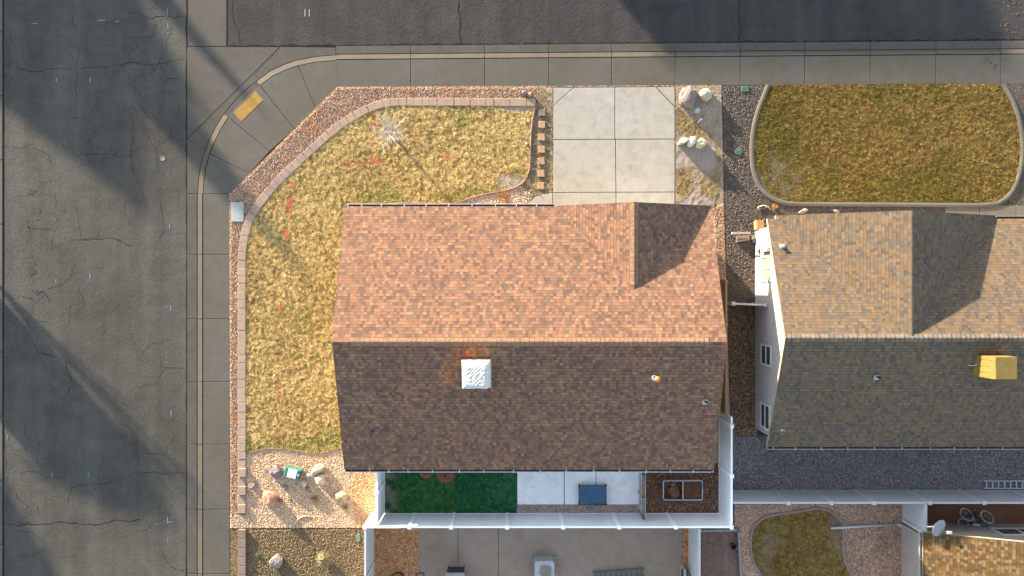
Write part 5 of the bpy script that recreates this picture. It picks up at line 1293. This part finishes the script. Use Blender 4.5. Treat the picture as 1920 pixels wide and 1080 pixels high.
# ground between the houses
mb = MB(); mb.sheet(GP([(1363, 571), (1420, 573), (1420, 816), (1372, 818)], ZL+.004), ZL+.004); struct('side_soil', mb, M['dirt_side'])
stones('loose_stone', GP([(1364, 573), (1418, 575), (1418, 815), (1372, 817)], ZL), ZL+.004, 420, [(.17, .11, .07), (.31, .21, .14), (.11, .07, .045), (.21, .14, .09), (.36, .27, .19)], 14, (.012, .045))
mb = MB(); mb.sheet(GP([(1372, 818), (2200, 818), (2200, 925), (1374, 925)], ZL+.005), ZL+.005); struct('charcoal_gravel', mb, M['charcoal'])
stones('loose_stone', GP([(1373, 818), (1920, 838), (1925, 919), (1376, 919)], ZL), ZL+.005, 420, [(.16, .15, .15), (.24, .225, .215), (.12, .11, .11), (.37, .35, .33)], 15, (.012, .034))
# ladder on charcoal gravel
def ladder(label, p, q, w, m, z, n):
    a, b = Vector((*G(*p, z), z)), Vector((*G(*q, z), z)); u = (b-a).normalized(); v = Vector((-u.y, u.x, 0)); L = (b-a).length
    t = at('ladder', label, 'ladder', tuple(a))
    for s_ in (-1, 1):
        mb = MB(); mb.obox((a+b)/2+v*s_*w/2, u*L/2, v*.022, Vector((0, 0, .035))); mb.build('rail', M[m], t)
    for i in range(n):
        mb = MB(); mb.obox(a+u*L*(i+.5)/n, u*.03, v*(w/2-.023), Vector((0, 0, .014))); mb.build('rung', M[m], t)
ladder('grey ladder lying on the charcoal gravel along the fence', (1844, 908.5), (1990, 909), .34, 'vinyl_gp', ZL+.06, 13)
# yard below the long fence
SE = [(1377, 946), (1700, 944), (1700, 1500), (1377, 1500)]
mb = MB(); mb.sheet(GP(SE, ZL+.003), ZL+.003); struct('pink_gravel', mb, M['gravel_pink'])
L3a = catmull([(1430, 1100), (1426, 1079), (1417, 1062), (1410, 1042), (1407.5, 1018), (1410, 998), (1418, 983), (1432, 972), (1450, 966), (1480, 961.5), (1505, 958), (1530, 953.5)], 4)
L3b = catmull([(1530, 953.5), (1552, 957), (1568, 966), (1578, 980), (1582.5, 1000), (1582, 1030), (1586, 1055), (1596, 1076), (1604, 1100)], 4)
lawn('back_lawn', GP(L3a+L3b, ZL), ZL+.012, 1500, [(0, (.13, .075, .02)), (.5, (.27, .16, .04)), (1, (.40, .27, .09))], (.10, .12, .012), 43, hump=.02,
     bare=lambda x, y: np.clip((vnoise(x, y, .9, 67)-.55)*2, 0, .35))
curb_strip('lawn_curb', 'pinkish curb around the left of the dull lawn below the long fence', L3a, .12, .05, 'block_pink')
curb_strip('lawn_curb', 'pinkish curb along the right of the dull lawn below the long fence', L3b, .12, .05, 'block_pink')
t = at('downspout_pipe', 'white downspout extension lying from the house corner onto the dull lawn', 'pipe', (*G(1558, 990, ZL+.1), ZL))
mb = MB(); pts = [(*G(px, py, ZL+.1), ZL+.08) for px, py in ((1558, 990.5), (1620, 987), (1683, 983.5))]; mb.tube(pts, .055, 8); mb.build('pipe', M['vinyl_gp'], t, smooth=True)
mb = MB(); mb.tube([(*G(1683, 983.5, ZL+.1), ZL+.085), (*G(1697, 987, ZL+.1), ZL+.1)], .06, 8); mb.build('elbow', M['vinyl_gp'], t, smooth=True)
rock('rock', 'single pale stone on the pink gravel at the bottom right', 1604, 1057.5, .11, .09, .12, R(-25), 'rock_pale', 77)
mb = MB(); mb.sheet(GP([(1739, 944), (2200, 944), (2200, 1010), (1739, 1010)], ZL+.004), ZL+.004); struct('red_soil', mb, M['dirt_red'])
# garden bed with timber edge
mb = MB(); mb.sheet(GP([(1316, 997), (1383, 995), (1386, 1100), (1316, 1100)], ZL+.006), ZL+.006); struct('bed_soil', mb, M['dirt_bed'])
t = at('timber_bed', 'grey timber frame around the brown garden bed by the fence corner', 'garden bed', (*G(1384, 995, ZL), ZL))
for p, q in (((1314, 996), (1385, 994)), ((1384.5, 995), (1391, 1110))):
    a, b = Vector((*G(*p, ZL+.12), 0)), Vector((*G(*q, ZL+.12), 0)); u = (b-a).normalized(); v = Vector((-u.y, u.x, 0))
    mb = MB(); mb.obox((a+b)/2+Vector((0, 0, ZL+.06)), u*((b-a).length/2+.04), v*.045, Vector((0, 0, .08))); mb.build('timber', M['timber'], t)
t = at('pot', 'toppled black pot with a white cone beside the timber edge', 'pot', (*G(1375, 1024, ZL), ZL))
x, y = G(1373, 1022, ZL); mb = MB(); mb.lathe([(.10, 0), (.14, .22), (.12, .22), (.09, .05), (0, .05)], 14, (x, y, ZL)); mb.build('body', M['black'], t)
x, y = G(1379, 1026, ZL); mb = MB(); mb.lathe([(.09, 0), (.0, .2)], 5, (x, y, ZL)); mb.build('cone', M['rock_white'], t)
stones('loose_stone', GP([(1317, 998), (1382, 997), (1384, 1080), (1317, 1080)], ZL), ZL+.006, 150, [(.2, .15, .12), (.3, .25, .2), (.12, .09, .07)], 16, (.01, .035))

# ------------------------------------------------------------------ back neighbour (below the lot)
mb = MB(); mb.sheet(GP([(431.5, 992), (1375, 991), (1376, 1500), (431.5, 1500)], ZL-.0015), ZL-.0015); struct('south_gravel', mb, M['gravel_south'])
stones('loose_stone', GP([(462, 994), (684, 993), (684, 1085), (462, 1085)], ZL), ZL, 700, [(.156, .108, .055), (.195, .144, .077), (.104, .075, .043), (.215, .168, .096)], 17, (.014, .036))
root = at('block_border', 'darker tan block border on the gravel below the lot', 'garden border', (*G(453, 1000, ZL), ZL))
y = 993
while y < 1100:
    mb = MB(); mb.prism(GP([(446, y+.3), (460, y+.3), (460, y+16.7), (446, y+16.7)], ZL+.12), ZL-.02, ZL+.12, 0, .012); mb.build('block', M['block_dull'], root); y += 17
mb = MB(); mb.sheet(GP([(697, 991), (786, 991), (786, 1500), (697, 1500)], ZL+.004), ZL+.004); struct('brown_gravel', mb, M['gravel_brown'])
stones('loose_stone', GP([(698, 992), (785, 992), (785, 1085), (698, 1085)], ZL), ZL+.004, 800, [(.385, .18, .08), (.57, .29, .13), (.245, .115, .057), (.65, .38, .19)], 18, (.012, .03))
mb = MB()
for a, b in ((785, 858), (859.2, 934), (935.2, 1279)): mb.prism(GP([(a, 991), (b, 991), (b, 1300), (a, 1300)], ZL+.02), ZL-.01, ZL+.02, 0, .006)
struct('back_patio', mb, M['patio2'])
mb = MB(); mb.sheet(GP([(1278, 991), (1291, 991), (1291, 1500), (1278, 1500)], ZL+.005), ZL+.005); struct('edge_gravel', mb, M['gravel_brown'])
x, y = G(672, 1008, ZL); t = at('valve_box', 'mint green valve lid on gravel beside the grey fence', 'valve box', (x, y, ZL))
mb = MB(); mb.prism([(x+.10*math.cos(k*math.tau/18), y+.2*math.sin(k*math.tau/18)) for k in range(18)], ZL-.02, ZL+.03, 0, .01); mb.build('lid', M['mint'], t)
mb = MB(); mb.box(x-.02, x+.02, y-.01, y+.01, ZL+.03, ZL+.034); mb.build('key_slot', M['black'], t)
# air conditioner
zA = ZL+.75; t = at('air_conditioner', 'grey air conditioner with a round fan on the back patio', 'air conditioner', (*G(1020, 1066, ZL), ZL))
c = Vector(G(1021, 1071, zA))
pdp = MB(); a, b = G(998, 1041, ZL), G(1047, 1095, ZL); pdp.box(a[0], b[0], b[1], a[1], ZL+.015, ZL+.07); pdp.build('pad', M['patio2'], t)
q = rrect(.44, .44, .12)
mb = MB(); mb.prism([(c.x+u, c.y+v) for u, v in q], ZL+.07, zA-.04); mb.build('case', M['dish'], t)
mb = MB(); n = len(q)
hc = (c.x+.06, c.y-.0); r_ = .30; m_ = 28
# top plate with a round opening
out = [(c.x+u, c.y+v) for u, v in rrect(.45, .45, .13, 6)]
inn = [(hc[0]+r_*math.cos(R(0)+math.tau*k/len(out)), hc[1]+r_*math.sin(math.tau*k/len(out))) for k in range(len(out))]
# align angles
out.sort(key=lambda p: math.atan2(p[1]-hc[1], p[0]-hc[0])); inn = [(hc[0]+r_*math.cos(math.atan2(p[1]-hc[1], p[0]-hc[0])), hc[1]+r_*math.sin(math.atan2(p[1]-hc[1], p[0]-hc[0]))) for p in out]
n = len(out); vs = [(*p, zA) for p in out]+[(*p, zA) for p in inn]+[(*p, zA-.05) for p in out]+[(*p, zA-.038) for p in inn]
mb.add(vs, [(i, (i+1) % n, n+(i+1) % n, n+i) for i in range(n)]+[(2*n+i, 2*n+(i+1) % n, (i+1) % n, i) for i in range(n)]+[(n+i, n+(i+1) % n, 3*n+(i+1) % n, 3*n+i) for i in range(n)]); mb.build('top_plate', M['ac'], t)
mb = MB()
for k in range(5):
    a = k*math.tau/5; u = Vector((math.cos(a), math.sin(a), 0)); v = Vector((-math.sin(a), math.cos(a), .35)).normalized()
    mb.obox(Vector((*hc, zA-.02))+u*.17, u*.11, v*.055, Vector((0, 0, .003)))
mb.lathe([(.05, -.03), (.05, .005), (0, .01)], 12, (*hc, zA)); mb.build('fan', M['fan'], t)
mb = MB()
for rr_ in (.09, .16, .23, .295): mb.tube([(hc[0]+rr_*math.cos(k*math.tau/24), hc[1]+rr_*math.sin(k*math.tau/24), zA+.015) for k in range(25)], .005, 4)
for k in range(8): a = k*math.tau/8; mb.tube([(hc[0]+.05*math.cos(a), hc[1]+.05*math.sin(a), zA+.02), (hc[0]+.3*math.cos(a), hc[1]+.3*math.sin(a), zA+.012)], .005, 4)
mb.build('fan_grille', M['gutter2'], t)
# barbecue cart
zB = ZL+.85; t = at('barbecue', 'dark barbecue cart with slatted top at the bottom edge of the patio', 'barbecue', (*G(853, 1080, ZL), ZL))
(x0, y1), (x1, y0) = G(836, 1071, zB), G(871, 1106, zB)
mb = MB(); mb.box(x0+.04, x1-.04, y0+.04, y1-.02, ZL+.3, zB-.08); mb.build('body', M['black'], t)
mb = MB()
for i in range(5): mb.box(x0+(x1-x0)*i/5+.006, x0+(x1-x0)*(i+1)/5-.006, y0, y1-.08, zB-.05, zB)
mb.build('lid', M['timber'], t)
mb = MB(); mb.tube([(x0+.05, y1+.02, zB-.06), (x1-.05, y1+.02, zB-.06)], .018, 6); mb.build('handle', M['black'], t)
for a in (x0+.07, x1-.07):
    for b in (y0+.07, y1-.07): mb = MB(); mb.tube([(a, b, ZL+.02), (a, b, ZL+.31)], .02, 6); mb.build('leg', M['black'], t)
# coiled hoses
mb = MB(); x, y = G(746, 1085, ZL+.1); mb.tube([(x+.28*math.cos(k*.3)*(1+.01*k*.05), y+.28*math.sin(k*.3), ZL+.03+.003*k) for k in range(64)], .018, 6)
tag(mb.build('hose_coil', M['black'], smooth=True), 'black coiled hose on the brown gravel at the bottom edge', 'hose')
mb = MB(); mb.tube([(*G(px, py, ZL+.05), ZL+.05) for px, py in catmull([(776, 1090), (780, 1080), (783, 1076), (790, 1074), (795, 1077), (792, 1090)], 4)], .022, 6)
tag(mb.build('hose', M['black'], smooth=True), 'loop of black hose on the patio edge beside the coil', 'hose')
ladder('dark teal ladder lying askew on the back patio', (1112, 1080), (1208, 1073), .36, 'ladder_g', ZL+.08, 10)
zp = ZL+.5; x, y = G(1284, 1080, zp); t = at('planter_box', 'slim pale planter box with dark rim at the gravel edge', 'planter', (x, y, ZL))
mb = MB(); mb.prism([(x-.10, y-.3), (x+.10, y-.3), (x+.06, y+.3), (x-.06, y+.3)], ZL, zp); mb.build('body', M['ac'], t)
for s_ in (-1, 1): mb = MB(); mb.obox((x+s_*.115, y-.02, zp-.08), (.016*1, 0, 0), (-s_*.02, .3, 0), (0, 0, .1)); mb.build('side_rail', M['black'], t)

# ------------------------------------------------------------------ bicycle yard
def bicycle(label, cx, cy, rz, lean, s=.92):
    t = thing('bicycle', label, 'bicycle', (cx, cy, ZL+.01), rz)
    T = Matrix.Rotation(lean, 4, 'X') @ Matrix.Scale(s, 4)
    def done(mb, name, m, p=t, smooth=True): return mb.xf(T).build(name, M[m], p, smooth=smooth)
    r = .33
    for sx in (-.52, .52):
        mb = MB(); mb.tube([(sx+r*math.cos(k*math.tau/28), 0, r+r*math.sin(k*math.tau/28)) for k in range(29)], .03, 7); w = done(mb, 'wheel', 'tyre')
        mb = MB(); mb.tube([(sx+(r-.045)*math.cos(k*math.tau/28), 0, r+(r-.045)*math.sin(k*math.tau/28)) for k in range(29)], .014, 5)
        for k in range(14): a = k*math.tau/14; mb.tube([(sx, .02*(-1)**k, r), (sx+(r-.045)*math.cos(a), 0, r+(r-.045)*math.sin(a))], .004, 3)
        mb.lathe([(.03, -.04), (.03, .04)], 8); done(mb, 'rim', 'metal', w)
    fr = MB(); P = {'b': (-.08, 0, .30), 's': (-.2, 0, .80), 'h': (.34, 0, .84), 'h2': (.37, 0, .70), 'r': (-.52, 0, .33), 'f': (.52, 0, .33)}
    for a, b, w in (('b', 's', .028), ('s', 'h', .026), ('b', 'h2', .032), ('h', 'h2', .032), ('r', 's', .02), ('r', 'b', .02), ('h2', 'f', .024)): fr.tube([P[a], P[b]], w, 7)
    done(fr, 'frame', 'bike_blue')
    sd = MB(); sd.obox((-.23, 0, .86), (.16, 0, .01), (0, .10, 0), (0, 0, .04)); done(sd, 'saddle', 'saddle', smooth=False)
    hb = MB(); hb.tube([(.26, -.30, .98), (.33, -.12, .97), (.33, .12, .97), (.26, .30, .98)], .014, 6); hb.tube([(.34, 0, .84), (.33, 0, .97)], .016, 6); done(hb, 'handlebar', 'metal')
    ck = MB(); ck.lathe([(.09, -.015), (.09, .0)], 14); ck.xf(Matrix.Translation((-.08, -.03, .30)) @ Matrix.Rotation(R(90), 4, 'X')); ck.tube([(-.08, -.05, .30), (.06, -.06, .22)], .012, 5); ck.tube([(-.08, .05, .30), (-.22, .06, .38)], .012, 5); done(ck, 'crank', 'black')
    for a in ((.06, -.1, .22), (-.22, .1, .38)): pd = MB(); pd.obox(a, (.05, 0, 0), (0, .04, 0), (0, 0, .012)); done(pd, 'pedal', 'black', smooth=False)
    return t
bx, by = G(1827, 955, ZL); bicycle('dark blue bicycle with pale tyres leaning toward the beige wall', bx, by+.0, R(-7), R(50))
bx, by = G(1822, 971, ZL); bicycle('second dark bicycle tangled behind the pale tyred one', bx-.15, by+.05, R(12), R(58), .72)
# satellite dish on the house corner
zD = 2.75; x, y = G(1757, 988, zD); t = at('satellite_dish', 'grey satellite dish on a mast at the corner of the bottom right house', 'satellite dish', (x-.3, y-.05, 2.4))
nD = Vector((.36, -.24, .9)).normalized(); Q = nD.to_track_quat('Z', 'Y').to_matrix().to_4x4()
mb = MB(); n = 28; prof = [(0, 0), (.1, .006), (.2, .026), (.3, .06), (.335, .078), (.335, .07), (.3, .05), (.2, .016), (0, -.012)]
mb.lathe(prof, n); mb.xf(Matrix.Translation((x, y, zD)) @ Q @ Matrix.Scale(1.15, 4)); mb.build('reflector', M['dish'], t, smooth=True)
mb = MB(); mb.tube([(x-.42, y-.1, 2.0), (x-.3, y-.06, 2.55), tuple(Vector((x, y, zD))-nD*.03)], .03, 7); mb.build('mast', M['metal'], t)
f = Vector((x, y, zD))+nD*.36+Vector((.22, -.05, -.05)); mb = MB(); mb.tube([tuple(Vector((x, y, zD))+Q.to_3x3() @ Vector((0, -.36, .06))), tuple(f)], .014, 5); mb.build('feed_arm', M['metal'], t)
mb = MB(); mb.obox(f, (.09, 0, 0), (0, .05, 0), (0, 0, .05)); mb.build('receiver', M['ac'], t)

for o in bpy.data.objects:
    if o.type == 'MESH' and o.name.startswith(('sidewalk', 'driveway')): pass
